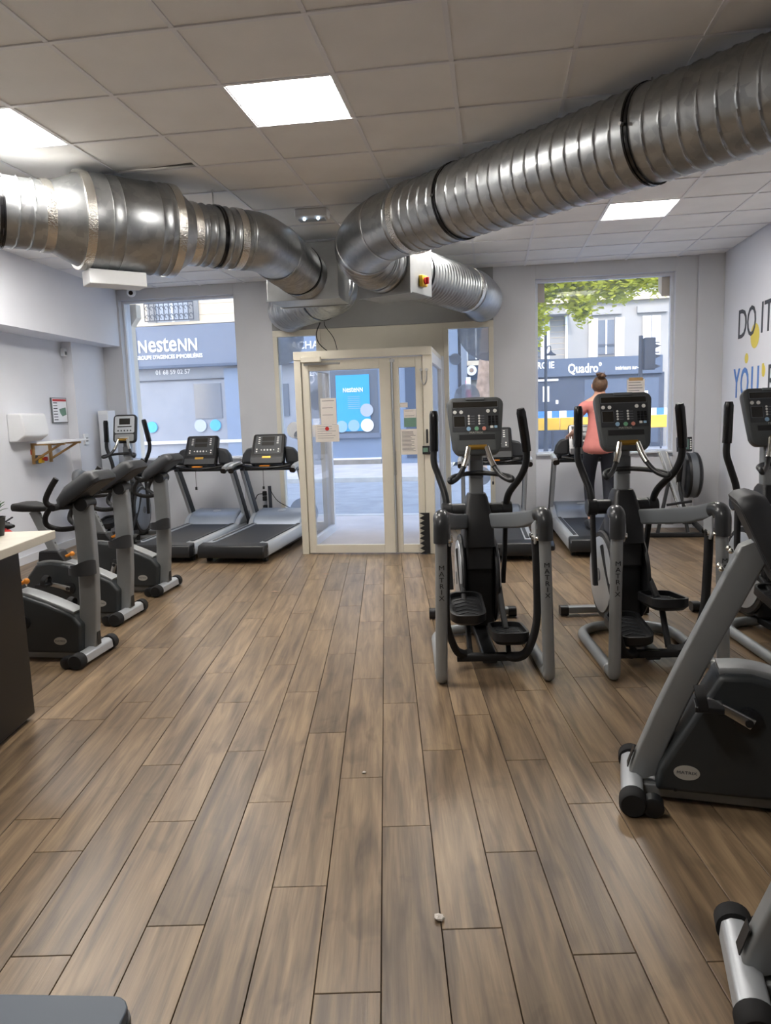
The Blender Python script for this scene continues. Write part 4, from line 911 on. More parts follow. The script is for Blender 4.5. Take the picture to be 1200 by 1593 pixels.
# treadmills: forward +y, rear end at y=0
def treadmill():
    t_ = thing('treadmill')
    t_['category'] = 'treadmill'; t_['group'] = 'treadmills facing the street'
    slope = Matrix.Rotation(R(.8), 4, 'X')
    MB().box(-.27, .27, .06, 1.5, .165, .19, slope).build('running_belt', 'belt', t_, smooth=0)
    for s in (-1, 1):
        a, b_ = (s * .27, s * .385)
        MB().ext([(min(a, b_), .07), (max(a, b_), .07), (b_, .16) if s > 0 else (a, .205), (b_ - .02, .19) if s > 0 else (a - .085, .2), (a, .205) if s > 0 else (b_ + .02, .19), ] + ([] if s > 0 else [(b_, .16)]), 'y', .05, 1.85, slope).build('side_rail', 'silver_light', t_, bevel=.006)
        MB().box(s * .3 - .018, s * .3 + .018, .2, 1.35, .2, .208, slope).build('rail_grip', 'charcoal', t_, smooth=0)
        MB().ext([(.1, .0), (.16, .0), (.17, .08), (.08, .08)], 'x', s * .33 - .02, s * .33 + .02).build('foot', 'rubber', t_, smooth=0)
        MB().ext([(1.6, .0), (1.7, .0), (1.72, .1), (1.58, .1)], 'x', s * .33 - .02, s * .33 + .02).build('foot', 'rubber', t_, smooth=0)
        secs = [[V(s * .37 + a2, yy + b2, z) for a2, b2 in rrect(.05, .12, .012, 3)] for z, yy in ((.12, 1.72), (.5, 1.52), (.93, 1.28))]
        up_ = MB().loft(secs).build('upright', 'charcoal', t_, smooth=50)
        secs = [[V(s * .37 + a2, yy - .061 + b2, z) for a2, b2 in rrect(.042, .012, .004, 2)] for z, yy in ((.2, 1.678), (.5, 1.52), (.9, 1.297))]
        MB().loft(secs).build('upright_trim', 'silver_light', up_, smooth=50)
        # handrail
        MB().beam(smooth_path([(s * .2, 1.22, .96), (s * .32, 1.2, .965), (s * .385, 1.1, .95), (s * .39, .96, .92)], 5), .075, .06, .4).build('handrail', 'gloss_black', t_, smooth=50)
        MB().beam([(s * .395, 1.24, .97), (s * .402, 1.06, .96), (s * .402, .96, .935)], .05, .085, .3).build('handrail_cover', 'silver_light', t_, smooth=50)
        # bottle wing
        MB().ext([(s * .2, .99), (s * .38, .99), (s * .355, 1.1), (s * .3, 1.17), (s * .2, 1.19)], 'y', 1.25, 1.34).build('bottle_wing', 'charcoal', t_, bevel=.02)
    MB().ext([(-.05, .06), (-.06, .12), (-.03, .195), (.1, .212), (.1, .06)], 'x', -.385, .385).build('rear_cap', 'black', t_, bevel=.015)
    MB().box(-.35, .35, .1, 1.75, .05, .15).build('deck_frame', 'black', t_, smooth=0)
    MB().ext([(1.36, .2), (1.4, .28), (1.5, .345), (1.72, .37), (1.86, .33), (1.9, .2), (1.88, .1), (1.38, .1)], 'x', -.33, .33).build('motor_hood', 'hood', t_, bevel=.03, seg=3)
    for s in (-1, 1): MB().ext([(1.35, .2), (1.42, .27), (1.56, .33), (1.74, .355), (1.8, .2)], 'x', s * .35 - .035, s * .35 + .035).build('hood_side', 'silver_light', t_, bevel=.015)
    MB().lathe([(.05, 0), (.055, .006), (.045, .012), (.01, .014)], (0, 1.58, .352), (0, -.12, 1), 24).build('hood_badge', 'silver_light', t_)
    Mx = Matrix.Translation((0, 1.22, 1.165)) @ Matrix.Rotation(R(64), 4, 'X')
    tp = rrect(.44, .39, .03, 4)
    cs = MB().loft([[Mx @ V(a * (k - .06 * (b2 / .39 + .5)), b2 * k, z) for a, b2 in tp] for k, z in ((.85, -.09), (1, -.05), (1, 0), (.96, .01))]).build('console', 'gloss_black', t_, smooth=40)
    MB().box(-.17, .17, -.07, .17, .008, .013, Mx).build('overlay', 'dark_panel', cs, smooth=0)
    MB().box(-.085, .075, .1, .155, .013, .016, Mx).box(-.085, .075, .04, .085, .013, .016, Mx).build('display', 'screen', cs, smooth=0)
    mb = MB()
    for i in range(5): mb.cyl(Mx @ V(-.08 + i * .04, -.02, .012), Mx @ V(-.08 + i * .04, -.02, .018), .011 if i not in (0, 4) else .007, n=10)
    for s in (-1, 1):
        for i in range(2): mb.cyl(Mx @ V(s * .14, -.01 - i * .03, .012), Mx @ V(s * .14, -.01 - i * .03, .018), .009, n=10)
        for i in range(4): mb.box(s * .12 - .012, s * .12 + .012, .14 - i * .025, .15 - i * .025, .012, .015, Mx)
    mb.build('buttons', 'button_white', cs)['kind'] = 'stuff'
    MB().box(-.2, .2, -.19, -.115, .008, .012, Mx).build('tray', 'dark_panel', cs, smooth=0); MB().box(-.06, .05, -.125, -.1, .012, .015, Mx).build('name_plate', 'brass', cs, smooth=0)
    MB().beam(smooth_path([(-.3, 1.14, .965), (-.12, 1.08, .945), (.12, 1.08, .945), (.3, 1.14, .965)], 6), .04, .035, .4).build('front_bar', 'gloss_black', t_, smooth=50)
    MB().box(-.06, .06, 1.055, 1.1, .963, .975).build('stop_key', 'orange', t_, smooth=0)
    MB().tube([(-.02, 1.07, .95), (-.02, 1.06, .72)], .003, 6).cbox((-.02, 1.06, .705), .022, .018, .035).build('safety_lanyard', 'black', t_)
    MB().beam([(-.37, 1.3, .93), (.37, 1.3, .93)], .05, .07, .25).build('console_crossbar', 'charcoal', t_, smooth=50)
    return t_
tm = treadmill()
spots = [(-3.66, 7.5, -3, 'treadmill next to the left window, far from the door'), (-2.8, 7.45, -4, 'treadmill beside the left side of the white door'),
         (.06, 7.52, 2, 'treadmill half hidden behind the middle elliptical trainer'), (1.17, 7.72, 3, 'treadmill carrying the woman in the pink top')]
for i, (x, y, a, lb) in enumerate(spots):
    o = tm if i == 0 else copy_tree(tm)
    o.location = (x, y, 0); o.rotation_euler = (0, 0, R(a)); o['label'] = lb

# rower
t_ = thing('rowing_machine', (2.13, 8.85, 0), R(0), 'black indoor rower with a round flywheel standing in the right corner', 'rowing machine')
MB().beam([(-.32, 0, .03), (.31, 0, .03)], .06, .05, .15).build('foot_bar', 'black', t_, smooth=50)
for s in (-1, 1): MB().beam([(s * .17 - .05, .0, .05), (s * .06 + .0, .22, .62)], .035, .05, .2).build('front_leg', 'black', t_, smooth=50)
MB().lathe([(.06, -.08), (.24, -.08), (.27, -.06), (.275, -.03)], (.2, .3, .7), (1, 0, 0), 36).build('housing_inner', 'black', t_, smooth=40)
MB().lathe([(.262, -.035), (.268, -.03), (.268, .045), (.262, .05)], (.2, .3, .7), (1, 0, 0), 36).build('mesh_band', 'grey_plastic', t_, smooth=40)
MB().lathe([(.275, .045), (.27, .075), (.24, .095), (.05, .1)], (.2, .3, .7), (1, 0, 0), 36).build('housing_outer', 'black', t_, smooth=40)
MB().beam([(.06, .28, .5), (.06, .12, 1.0)], .06, .05, .2).build('monitor_arm', 'black', t_, smooth=50)
mo = MB().box(-.085, .085, -.02, .02, -.085, .085, Matrix.Translation((.075, .08, 1.08)) @ Matrix.Rotation(R(-8), 4, 'X')).build('monitor', 'gloss_black', t_, smooth=0, bevel=.008)
MB().box(-.06, .05, -.024, -.02, -.06, .06, Matrix.Translation((.075, .08, 1.08)) @ Matrix.Rotation(R(-8), 4, 'X')).build('display', 'lcd_green', mo, smooth=0)
mb = MB()
for i in range(5): mb.box(.06, .076, -.024, -.02, -.06 + i * .026, -.045 + i * .026, Matrix.Translation((.075, .08, 1.08)) @ Matrix.Rotation(R(-8), 4, 'X'))
mb.build('buttons', 'button_white', mo, smooth=0)
MB().beam([(-.1, .42, .98), (.08, .1, .3)], .08, .05, .2).build('slide_rail', 'silver_light', t_, smooth=50)
for s in (-1, 1): MB().beam([(-.1 + s * .045, .39, .98), (.08 + s * .045, .07, .3)], .012, .02, .2).build('rail_edge', 'chrome', t_, smooth=50)
for s in (-1, 1): MB().ext([(-.02, .18), (.06, .14), (.1, .3), (.05, .34)], 'x', .02 + s * .1 - .05, .02 + s * .1 + .05).build('footrest', 'grey_plastic' if s < 0 else 'charcoal', t_, bevel=.01)
MB().beam([(-.12, .02, .38), (.16, .02, .42)], .03, .03, .4).build('handle', 'soft_black', t_, smooth=50)
MB().beam([(.15, .1, .22), (.3, .05, .06)], .05, .06, .2).build('seat_carriage', 'charcoal', t_, smooth=50)

# floor outlets / cables on the pillar by the treadmill
t_ = thing('cable_tidy', (-3.0, YF - .003, 0), 0, 'black plugs and wires on the pillar behind the treadmills', 'cable')
MB().box(-.02, .02, -.02, 0, .1, .62).build('trunking', 'iron', t_, smooth=0)
for z in (.2, .33, .45, .52): MB().cbox((-.07, -.025, z), .05, .05, .06).build('plug', 'rubber', t_, smooth=0, bevel=.006)
MB().tube(smooth_path([(-.07, -.05, .52), (-.16, -.07, .5), (-.2, -.06, .35), (-.13, -.05, .12), (-.05, -.05, .05)], 6), .006, 6).tube(smooth_path([(.0, -.03, .6), (.12, -.06, .42), (.35, -.08, .3)], 6), .005, 6).build('wire', 'rubber', t_)
o = thing('shoe_pair', (.54, 8.2, 0), 0, 'dark shoes left on floor beside the treadmill with the woman', 'shoes'); 
for dx in (0, .09): MB().loft([[V(dx + a, yy, b2) for a, b2 in rrect(2 * hw, hh, min(hw, hh / 2) * .6, 3, 0, hh / 2 + .001)] for yy, hw, hh in ((-.13, .03, .05), (-.08, .042, .07), (.02, .04, .085), (.1, .036, .11), (.13, .03, .1))]).build('shoe', 'black', o, smooth=60)

# ------------------------------------------------------------------ woman on the treadmill
def skin_mesh(name, verts, edges, radii, m, parent, sub=2, root=0):
    me = bpy.data.meshes.new(name); me.from_pydata([tuple(q) for q in verts], edges, []); me.update()
    o = bpy.data.objects.new(name, me); col.objects.link(o); o.parent = parent
    sk = o.modifiers.new('skin', 'SKIN'); sk.use_smooth_shade = True
    ss = o.modifiers.new('sub', 'SUBSURF'); ss.levels = sub; ss.render_levels = sub
    dat = me.skin_vertices[0].data
    for i, q in enumerate(radii):
        q = q if isinstance(q, tuple) else (q, q); dat[i].radius = q
    dat[root].use_root = True
    me.materials.append(MT[m]); return o
pr = thing('person', (1.17, 8.32, .212), R(3), 'woman seen from behind in pink top and dark leggings on treadmill', 'person')
#          pelvis, waist, chest, neckbase, neck, head, crown | hip/knee/ankle/toe | shoulder/elbow/wrist
jv = [(0, 0, .92), (0, .0, 1.08), (0, .01, 1.26), (0, .02, 1.4), (0, .03, 1.47), (0, .045, 1.55), (0, .045, 1.6)]
je = [(i, i + 1) for i in range(6)]; jr = [(.135, .1), (.115, .09), (.14, .095), (.09, .06), (.047, .05), (.07, .08), (.062, .075)]
for s, kn, an in ((-1, .12, .02), (1, .02, -.12)):
    b0_ = len(jv)
    jv += [(s * .09, 0, .86), (s * .1, kn * .5 + .02, .66), (s * .095, kn, .46), (s * .09, an + (kn - an) * .3, .25), (s * .085, an - .02, .08), (s * .09, an + .05, .03), (s * .095, an + .13, .025)]
    je += [(0, b0_)] + [(b0_ + i, b0_ + i + 1) for i in range(6)]; jr += [.1, .078, .055, .055, .036, .034, .03]
hands = []
for s, el_ in ((-1, (-.255, -.03, 1.09)), (1, (.255, -.03, 1.09))):
    b0_ = len(jv); wr_ = V(el_[0] * 1.1, .19, 1.04)
    jv += [(s * .13, .01, 1.36), (s * .185, .005, 1.33), (s * .235, .0, 1.22), el_, tuple(V(*el_).lerp(wr_, .5)), tuple(wr_)]
    je += [(3, b0_)] + [(b0_ + i, b0_ + i + 1) for i in range(5)]; jr += [.062, .056, .045, .036, .033, .024]
    pv = len(jv); pm = wr_ + V(0, .075, -.02); jv.append(tuple(pm)); je.append((pv - 1, pv)); jr.append((.036, .016))
    for i in range(4):
        a = pm + V((i - 1.5) * .02, .02, -.002); c_ = a + V((i - 1.5) * .003, .03 + (.008 if i in (1, 2) else 0), -.012); d_ = c_ + V(0, .014, -.026)
        n4 = len(jv); jv += [tuple(a), tuple(c_), tuple(d_)]; je += [(pv, n4), (n4, n4 + 1), (n4 + 1, n4 + 2)]; jr += [.0095, .009, .008]
    a = wr_ + V(-s * .035, .035, -.02); c_ = a + V(-s * .015, .03, -.015); n4 = len(jv); jv += [tuple(a), tuple(c_)]; je += [(pv - 1, n4), (n4, n4 + 1)]; jr += [.011, .009]
body = skin_mesh('body', jv, je, jr, 'skin', pr)
hv = [(0, 0, .8), (0, 0, .93), (0, 0, 1.1), (0, .01, 1.27), (0, .02, 1.385)]
hr = [(.225, .165), (.198, .145), (.142, .11), (.158, .112), (.1, .075)]; he = [(i, i + 1) for i in range(4)]
for s in (-1, 1):
    n4 = len(hv); hv += [(s * .135, .01, 1.36), (s * .19, .005, 1.325), (s * .222, .002, 1.25)]; he += [(4, n4), (n4, n4 + 1), (n4 + 1, n4 + 2)]; hr += [.075, .068, .062]
skin_mesh('shirt', hv, he, hr, 'shirt', body)
lv = [(0, 0, .93), (0, 0, 1.0)]; le = [(0, 1)]; lr = [(.148, .112), (.135, .1)]
for s, kn, an in ((-1, .12, .02), (1, .02, -.12)):
    n4 = len(lv); lv += [(s * .09, 0, .86), (s * .1, kn * .5 + .02, .66), (s * .095, kn, .46), (s * .09, an + (kn - an) * .3, .25), (s * .085, an - .02, .1)]
    le += [(0, n4)] + [(n4 + i, n4 + i + 1) for i in range(4)]; lr += [.107, .085, .062, .061, .042]
skin_mesh('leggings', lv, le, lr, 'leggings', body)
for s, kn, an in ((-1, .12, .02), (1, .02, -.12)):
    MB().loft([[V(s * .09 + a, an + yy, b2) for a, b2 in rrect(2 * hw, hh, min(hw, hh / 2) * .6, 3, 0, hh / 2 + .001)] for yy, hw, hh in ((-.09, .03, .07), (-.05, .042, .1), (.0, .042, .1), (.08, .046, .075), (.15, .042, .055), (.18, .025, .035))]).build('shoe', 'shoe', body, smooth=60)
hb = MB().sphere((0, .03, 1.575), .082, .092, .095, 20, 12)
hb.v = [(x + .003 * math.sin(40 * z), y + .004 * math.sin(60 * x), z) for x, y, z in hb.v]
ha = hb.build('hair', 'hair', body, smooth=60)
bn = MB().sphere((0, -.03, 1.665), .042, .042, .036, 14, 9)
for i in range(16):
    a = i * .7; bn.tube(smooth_path([(.03 * math.cos(a), -.03 + .03 * math.sin(a), 1.665), (.05 * math.cos(a + .6), -.03 + .05 * math.sin(a + .6), 1.675 + .02 * math.sin(a)), (.04 * math.cos(a + 1.4), -.03 + .04 * math.sin(a + 1.4), 1.695 + .015 * math.sin(2 * a))], 3), [.009, .009, .009, .008, .007, .005, .002], 6)
bn.build('hair_bun', 'hair', ha, smooth=60)
fc = MB().sphere((-.03, .128, 1.575), .008, .005, .006, 8, 5).sphere((.03, .128, 1.575), .008, .005, .006, 8, 5); fc.build('eyes', 'black', body)
MB().sphere((0, .135, 1.55), .011, .014, .018, 8, 6).build('nose', 'skin', body); MB().sphere((0, .125, 1.515), .02, .006, .006, 8, 5).build('mouth', 'shirt', body)
for s in (-1, 1): MB().sphere((s * .08, .045, 1.56), .008, .016, .026, 8, 6).build('ear', 'skin', body)
bpy.context.view_layer.update()

# ------------------------------------------------------------------ street
ZG = -.06
struct('pavement_near', MB().box(-40, 40, YF + .325, 11.3, -.3, ZG), 'pavement')
struct('kerb_near', MB().box(-40, 40, 11.3, 11.5, -.3, ZG + .005), 'kerb')
struct('road', MB().box(-40, 40, 11.5, 17.8, -.4, -.17), 'asphalt')
struct('kerb_far', MB().box(-40, -1.2, 17.8, 18.0, -.3, ZG + .005), 'kerb')
struct('pavement_far', MB().box(-40, -1.2, 18.0, 22.5, -.3, ZG), 'pavement')
struct('road_side', MB().box(-1.2, 60, 17.8, 30, -.4, -.17), 'asphalt')
struct('road_end', MB().box(-1.2, 60, 30, 60, -.4, -.16), 'pavement')
mb = MB()
for i in range(9): mb.box(.2 + i * 1.0, .7 + i * 1.0, 18.6, 22.4, -.17, -.166)
tag(mb.build('zebra_crossing', 'sign_white', smooth=0), 'white zebra stripes painted on the side street', 'crossing')

FY = 22.5
nb = thing('shop_building', (0, FY, 0), 0, 'stone building with the grey Nestenn agency shopfront across the street', 'building')
def fpart(n, m, x0, x1, y0, y1, z0, z1, par): return MB().box(x0, x1, y0, y1, z0, z1).build(n, m, par, smooth=0)
fpart('upper_wall', 'stone', -30, -.95, 0, 7, 4.5, 14, nb); fpart('ground_wall', 'shop_wall', -30, -.95, .05, 7, -.06, 4.5, nb)
mb = MB()
for i in range(14): mb.box(-30, -.96, -.004, .0, 4.72 + i * .33, 4.74 + i * .33)
mb.build('stone_courses', 'stone_joint', nb, smooth=0)
fpart('ledge', 'stone', -30, -.95, -.18, .05, 4.44, 4.52, nb)
for x in (-13.6, -9.9, -6.2, -2.6):
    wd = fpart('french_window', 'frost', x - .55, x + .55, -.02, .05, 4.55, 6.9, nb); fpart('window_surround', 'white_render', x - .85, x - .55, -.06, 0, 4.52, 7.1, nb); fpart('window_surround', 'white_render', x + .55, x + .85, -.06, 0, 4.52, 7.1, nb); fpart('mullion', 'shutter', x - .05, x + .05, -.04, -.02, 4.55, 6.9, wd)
    mb = MB().box(x - .8, x + .8, -.34, -.31, 5.08, 5.12).box(x - .8, x + .8, -.34, -.31, 4.55, 4.58)
    for i in range(11):
        q = x - .8 + i * .16; mb.box(q - .012, q + .012, -.335, -.315, 4.56, 5.1)
    for i in range(10):
        for zc in (4.7, 4.95):
            c = V(x - .72 + i * .16, -.325, zc); mb.tube([c + V(.05 * math.cos(R(a)), 0, .06 * math.sin(R(a))) for a in range(0, 300, 30)], .012, 5)
    mb.build('balcony_railing', 'iron', nb, smooth=0)
def nestenn(par, x, y, z, size, sx):
    tot = 0; ms = []
    for s_, k in (('N', .74), ('este', 1), ('N', .74), ('N', .74)):
        me = text(s_, size * k, .02, size * .012, sx, 'LEFT'); xs = [v.co.x for v in me.vertices]; ys_ = [v.co.y for v in me.vertices]; ms.append((me, min(xs), max(xs), min(ys_))); tot += max(xs) - min(xs) + size * .075
    cx_ = x - tot / 2
    for me, a_, b_, y0_ in ms:
        me.materials.clear(); me.materials.append(MT['sign_white']); o = bpy.data.objects.new('sign_lettering', me); col.objects.link(o); o.parent = par
        o.matrix_local = FACE((cx_ - a_, y, z - y0_)); cx_ += b_ - a_ + size * .075
# sign band, angled a little like the shopfront it sits on
sb = fpart('sign_band', 'sign_grey', -11.5, -6.6, -.2, .04, 3.2, 4.42, nb); fpart('sign_band', 'shop_blue_grey', -6.55, -.98, -.2, .04, 3.12, 4.25, nb)
fpart('sign_soffit', 'quadro_grey', -11.5, -6.6, -.24, .04, 3.12, 3.2, nb); fpart('blue_end_panel', 'nest_blue', -11.55, -11.1, -.24, -.2, 3.2, 4.3, nb)
nestenn(sb, -10.04, -.215, 3.62, .72, .8); put_text('sign_lettering', "GROUPE D'AGENCES IMMOBILIÈRES", .17, 'sign_white', sb, FACE((-10.05, -.215, 3.46)), .02, .004, .82)
put_text('phone_number', '01 68 59 02 57', .2, 'sign_white', nb, FACE((-10.07, .04, 3.0)), .01, .002, .95)
put_text('sign_lettering', 'ACHAT', .32, 'sign_white', nb, FACE((-5.55, -.215, 3.62)), .01, .004); put_text('sign_lettering', 'VENTE', .22, 'sign_white', nb, FACE((-5.4, .04, 2.78)), .01, .004)
put_text('sign_lettering', 'ACHAT', .16, 'sign_white', nb, FACE((-1.55, -.215, 3.42)), .01, .002); put_text('sign_lettering', 'VENTE', .16, 'sign_white', nb, FACE((-1.65, -.215, 3.24)), .01, .002)
fpart('cable_line', 'iron', -12, -7.6, .0, .04, 2.73, 2.76, nb)
fpart('shop_pane', 'pane_dark', -9.4, -8.5, .02, .06, 1.5, 2.6, nb); fpart('shop_door', 'shop_blue_grey', -8.35, -7.3, -.02, .06, 0, 3.05, nb); fpart('pane_frame', 'shop_blue_grey', -7.2, -6.7, -.03, .06, -.06, 3.12, nb)
fpart('pane', 'pane_dark', -6.55, -6.3, .02, .06, 1.5, 2.5, nb); fpart('base_strip', 'kerb', -11.5, -6.7, -.05, .05, .72, .82, nb)
for x in (-8.75, -10.9): MB().cyl((x, .05, 1.28), (x, .0, 1.28), .18, n=24).build('blue_sticker', 'nest_blue', nb)
MB().cyl((-9.25, .05, 1.28), (-9.25, .0, 1.28), .2, n=24).build('white_sticker', 'frost', nb)
# shop window seen through the door
fpart('shopfront_panel', 'shop_blue_grey', -5.1, -1.0, -.1, .04, -.06, 3.1, nb); sw_ = fpart('shop_window', 'pane_dark', -5.0, -3.45, -.13, -.1, .9, 2.82, nb)
fpart('window_rail', 'sign_grey', -5.05, -3.4, -.2, -.1, .76, .9, nb); fpart('plinth_line', 'sign_white', -5.05, -3.4, -.14, -.1, .09, .14, nb); fpart('plinth', 'concrete', -5.05, -3.4, -.16, -.1, -.06, .09, nb)
ps_ = fpart('blue_poster', 'nest_blue', -4.74, -3.7, -.16, -.13, .97, 2.68, nb); nestenn(ps_, -4.2, -.17, 2.16, .25, .72)
for x, z, rr, m_ in ((-3.8, 1.6, .2, 'frost'), (-3.8, 1.14, .2, 'sign_white'), (-4.22, 1.14, .18, 'button_blue'), (-4.6, 1.12, .18, 'button_blue')): MB().cyl((x, -.17, z), (x, -.155, z), rr, n=28).build('round_sticker', m_, ps_)
mb = MB()
for i in range(7): mb.box(-4.38, -4.0, -.166, -.16, 2.02 - i * .06, 2.03 - i * .06)
mb.build('print_lines', 'frost', ps_, smooth=0)
fpart('blue_door', 'quadro_grey', -2.6, -2.2, -.13, -.1, .1, 3.0, nb)
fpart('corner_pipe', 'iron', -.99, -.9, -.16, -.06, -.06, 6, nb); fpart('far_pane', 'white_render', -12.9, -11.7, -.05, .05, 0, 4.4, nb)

RY = 30.0
rb = thing('shop_building', (0, RY, 0), 0, 'white building with dark Quadro shopfront and shutters beyond the side street', 'building')
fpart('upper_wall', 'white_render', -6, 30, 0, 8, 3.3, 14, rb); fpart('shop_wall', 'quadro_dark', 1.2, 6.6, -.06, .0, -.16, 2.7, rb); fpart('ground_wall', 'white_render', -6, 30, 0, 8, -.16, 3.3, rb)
sb = fpart('sign_band', 'quadro_grey', -1.0, 6.5, -.2, 0, 2.66, 3.34, rb); put_text('sign_lettering', 'Quadro°', .5, 'sign_white', sb, FACE((3.6, -.21, 2.93)), .02, .008, .72); put_text('sign_lettering', 'intérieurs sur-mesure', .22, 'sign_white', sb, FACE((5.4, -.21, 2.9)), .02, .002, .68)
put_text('sign_lettering', 'RC IE', .36, 'sign_white', sb, FACE((2.1, -.21, 3.1)), .02, .006, .8)
for x in (4.42, 6.1, 1.6, 8.2, -.6, 10.5):
    wd = fpart('window', 'pane_dark', x - .3, x + .3, -.02, .03, 3.45, 4.75, rb); fpart('mullion', 'sign_white', x - .03, x + .03, -.04, -.02, 3.45, 4.75, wd)
    cl = x == 6.1
    for s in (-1, 1):
        a = x + s * (.16 if cl else .5); sh_ = fpart('shutter', 'shutter', a - .17, a + .17, -.08, -.03, 3.36, 4.83, rb)
        mb = MB()
        for i in range(14): mb.box(a - .14, a + .14, -.086, -.08, 3.46 + i * .095, 3.5 + i * .095)
        mb.build('louvre_slats', 'window_white', sh_, smooth=0)
    fpart('window_head', 'white_render', x - .55, x + .55, -.14, 0, 4.95, 5.2, rb); fpart('railing', 'iron', x - .3, x + .3, -.1, -.07, 3.42, 3.46, rb); fpart('railing', 'iron', x - .3, x + .3, -.1, -.07, 3.8, 3.83, rb)
    fpart('window', 'pane_dark', x - .3, x + .3, -.02, .03, 6.2, 7.8, rb)
fpart('cornice', 'stone', -6, 30, -.2, 0, 5.45, 5.62, rb); fpart('drain_pipe', 'sign_white', 2.86, 2.95, -.1, 0, 2.7, 9, rb)
fpart('awning', 'white_render', 1.5, 3.0, -.8, 0, 4.98, 5.06, rb)
mb = MB()
for i in range(8): mb.box(1.2, 2.85, -.012, 0, 3.5 + i * .22, 3.515 + i * .22)
mb.build('cladding_joints', 'stone_joint', rb, smooth=0)
for x0, x1, z0, z1 in ((2.0, 2.25, 1.7, 2.3), (2.5, 2.6, 1.6, 1.75), (5.7, 6.0, 1.5, 2.0)): fpart('shop_poster', 'sign_white', x0, x1, -.09, -.06, z0, z1, rb)
fpart('shop_light', 'sign_white', 1.4, 2.6, -.12, -.06, 2.5, 2.58, rb); fpart('shop_pane', 'quadro_grey', 3.6, 5.2, -.08, -.06, 0, 2.5, rb); fpart('shop_pane', 'quadro_grey', 5.35, 6.4, -.08, -.06, 0, 2.5, rb)
# shop behind the tree
fpart('small_shop_sign', 'quadro_dark', -1.5, -.2, -.25, -.2, 2.75, 3.2, rb); MB().cyl((-.78, -.26, 3.03), (-.78, -.3, 3.03), .2, n=28).build('round_sign', 'sign_white', rb); MB().cyl((-.78, -.3, 3.03), (-.78, -.31, 3.03), .09, n=20).build('sign_emblem', 'bark', rb)
fpart('beige_fascia', 'stone', -1.6, 0, -.3, -.2, 3.22, 3.4, rb)
# hoarding and barriers

hd = thing('street_hoarding', (0, 28.4, -.16), 0, 'blue and white striped hoarding outside the right window', 'hoarding')
for i in range(40):
    x = -.2 + i * .27; MB().box(x + .003, x + .267, 0, .04, .9, 1.5).build('board', 'hoarding_blue' if i % 2 else 'sign_white', hd, smooth=0)
for i in range(6): x = -.1 + i * 2.1; MB().box(x - .03, x + .03, .05, .1, 0, 1.45).build('post', 'iron', hd, smooth=0)
for i in range(4):
    x = .3 + i * 2.05
    t_ = thing('road_barrier', (x, 26.4, -.17), 0, 'yellow plastic road barrier before the striped hoarding, ' + ('leftmost', 'second from the left', 'third from the left', 'rightmost')[i] + ' of four', 'barrier', 'yellow road barriers')
    MB().box(0, 2.04, -.05, .05, .86, 1.29).build('board', 'barrier_yellow', t_, smooth=0, bevel=.02)
    for q in (.2, 1.8): MB().box(q - .04, q + .04, -.04, .04, .06, .82).build('post', 'iron', t_, smooth=0); MB().box(q - .08, q + .08, -.3, .3, 0, .06).build('foot', 'iron', t_, smooth=0)
t_ = thing('guard_rail', (0, 13.4, 0), 0, 'grey pedestrian guard rail on the kerb outside right window', 'railing'); t_.location = (0, 11.42, ZG)
for x in (.9, 2.1, 3.3): MB().cyl((x, 0, 0), (x, 0, .95), .025, n=10).build('post', 'iron', t_)
for z in (.35, .6, .9): MB().cyl((.9, 0, z), (3.3, 0, z), .018, n=8).build('rail', 'iron', t_)
# tree
tr = thing('street_tree', (-.3, 19.2, -.06), 0, 'plane tree with pale bark and yellow-green leaves in the street', 'tree')
MB().tube(smooth_path([(-.1, 0, 0), (-.02, 0, 1.2), (.12, 0, 2.4), (.25, 0, 3.8), (.5, 0, 5.5), (1.2, .2, 7.2)], 5), [.27, .25, .24, .23, .22, .21, .2, .2, .19, .19, .18, .18, .17, .17, .17, .16, .16, .15, .15, .14, .14, .13, .12, .11, .1, .1], 14).build('trunk', 'bark', tr, smooth=60)
mb = MB()
for e_ in ((3.5, -.4, 5.6), (5.0, .3, 5.4), (1.8, -.6, 6.0), (2.5, .6, 7.5), (-1.5, .2, 7.4)): mb.tube(smooth_path([(.5, 0, 5.4), ((e_[0] + .5) / 2, e_[1] / 2, (5.6 + e_[2]) / 2 + .4), e_], 5), [.09 - .007 * i for i in range(11)], 7)
mb.build('branches', 'bark', tr, smooth=60)
lf = MB(); rl = random.Random(3)
def leafcluster(cx_, cy_, cz_, sx, sy, sz, n):
    for i in range(n):
        c = V(cx_ + rl.gauss(0, sx), cy_ + rl.gauss(0, sy), cz_ + rl.gauss(0, sz)); a = rl.uniform(0, 6.28); s_ = rl.uniform(.05, .1)
        u = V(math.cos(a), math.sin(a), rl.uniform(-.7, .4)).normalized() * s_; q = V(-math.sin(a), math.cos(a), rl.uniform(-.8, .8)).normalized() * s_ * .8
        lf.add([c - u, c - u * .1 + q, c + u * 1.1, c - u * .1 - q], [(0, 1, 2, 3)])
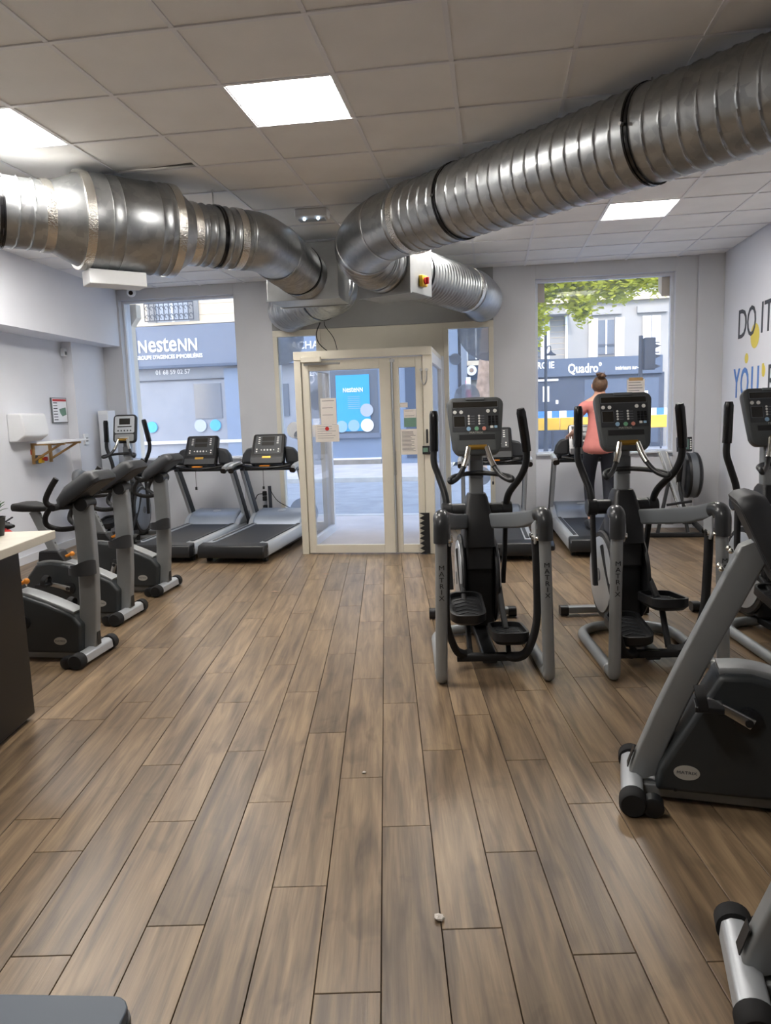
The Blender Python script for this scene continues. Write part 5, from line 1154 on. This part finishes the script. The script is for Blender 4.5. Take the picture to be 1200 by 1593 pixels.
for cl in ((1.6, 0, 4.55, .25, .4, .22, 700), (2.2, 0, 4.6, .45, .4, .22, 1100), (3.0, .2, 4.65, .5, .5, .2, 1300), (3.9, 0, 4.7, .4, .5, .17, 900), (4.5, .2, 4.6, .22, .3, .16, 350), (1.45, 0, 4.0, .14, .3, .3, 330), (2.5, -.1, 4.15, .2, .3, .18, 420), (3.4, 0, 4.3, .22, .3, .12, 300), (1.45, 0, 3.45, .08, .15, .2, 90), (2.55, .1, 3.85, .12, .15, .12, 150),
           (1.0, .3, 6.5, 1.2, .8, .5, 900), (3.5, .3, 6.0, 1.2, .8, .5, 1200), (5.5, .1, 5.2, .4, .5, .3, 400)): leafcluster(*cl)
o = lf.build('leaves', 'foliage', tr, smooth=0); o['kind'] = 'stuff'
# street lamp and traffic light
t_ = thing('street_lamp', (1.64, 23.2, -.17), 0, 'dark street lamp post with a hanging bell lantern', 'street lamp')
MB().tube([(0, 0, 0), (0, 0, 1.0), (0, 0, 4.1)], [.09, .05, .04], 12).build('post', 'iron', t_); MB().tube(smooth_path([(0, 0, 3.3), (.06, 0, 3.5), (.14, 0, 3.5), (.15, 0, 3.36)], 5), .016, 6).build('bracket', 'iron', t_); MB().lathe([(.02, .12), (.06, .06), (.16, 0), (.15, -.02)], (.15, 0, 3.26), (0, 0, 1), 16).build('lantern', 'iron', t_)
t_ = thing('traffic_light', (3.28, 17.2, -.17), 0, 'dark traffic light on a pole outside the right window', 'traffic light')
MB().cyl((0, 0, 0), (0, 0, 3.2), .045, n=10).build('pole', 'iron', t_); MB().box(.06, .3, -.1, .1, 2.45, 3.15).build('signal_box', 'iron', t_, smooth=0, bevel=.02)
mb = MB()
for i in range(3): mb.ext([(.3, 2.56 + i * .22), (.42, 2.52 + i * .22), (.3, 2.42 + i * .22 + .05)], 'y', -.08, .08)
mb.build('visors', 'iron', t_, smooth=0)
t_ = thing('shop_flag', (-.7, 21.6, 2.35), 0, 'pink and white pennant hanging by the blue corner', 'flag'); MB().ext([(-.05, 0), (.05, 0), (.12, -.5), (.08, -.9), (-.08, -.9), (-.03, -.4)], 'y', -.02, .02).build('cloth', 'pink', t_, smooth=0); MB().box(-.03, .1, -.03, .03, -.25, .1).build('white_stripe', 'sign_white', t_, smooth=0)
bpy.context.view_layer.update()
for o in bpy.data.objects:
    if o.name.startswith('print_lines'): o['kind'] = 'stuff'
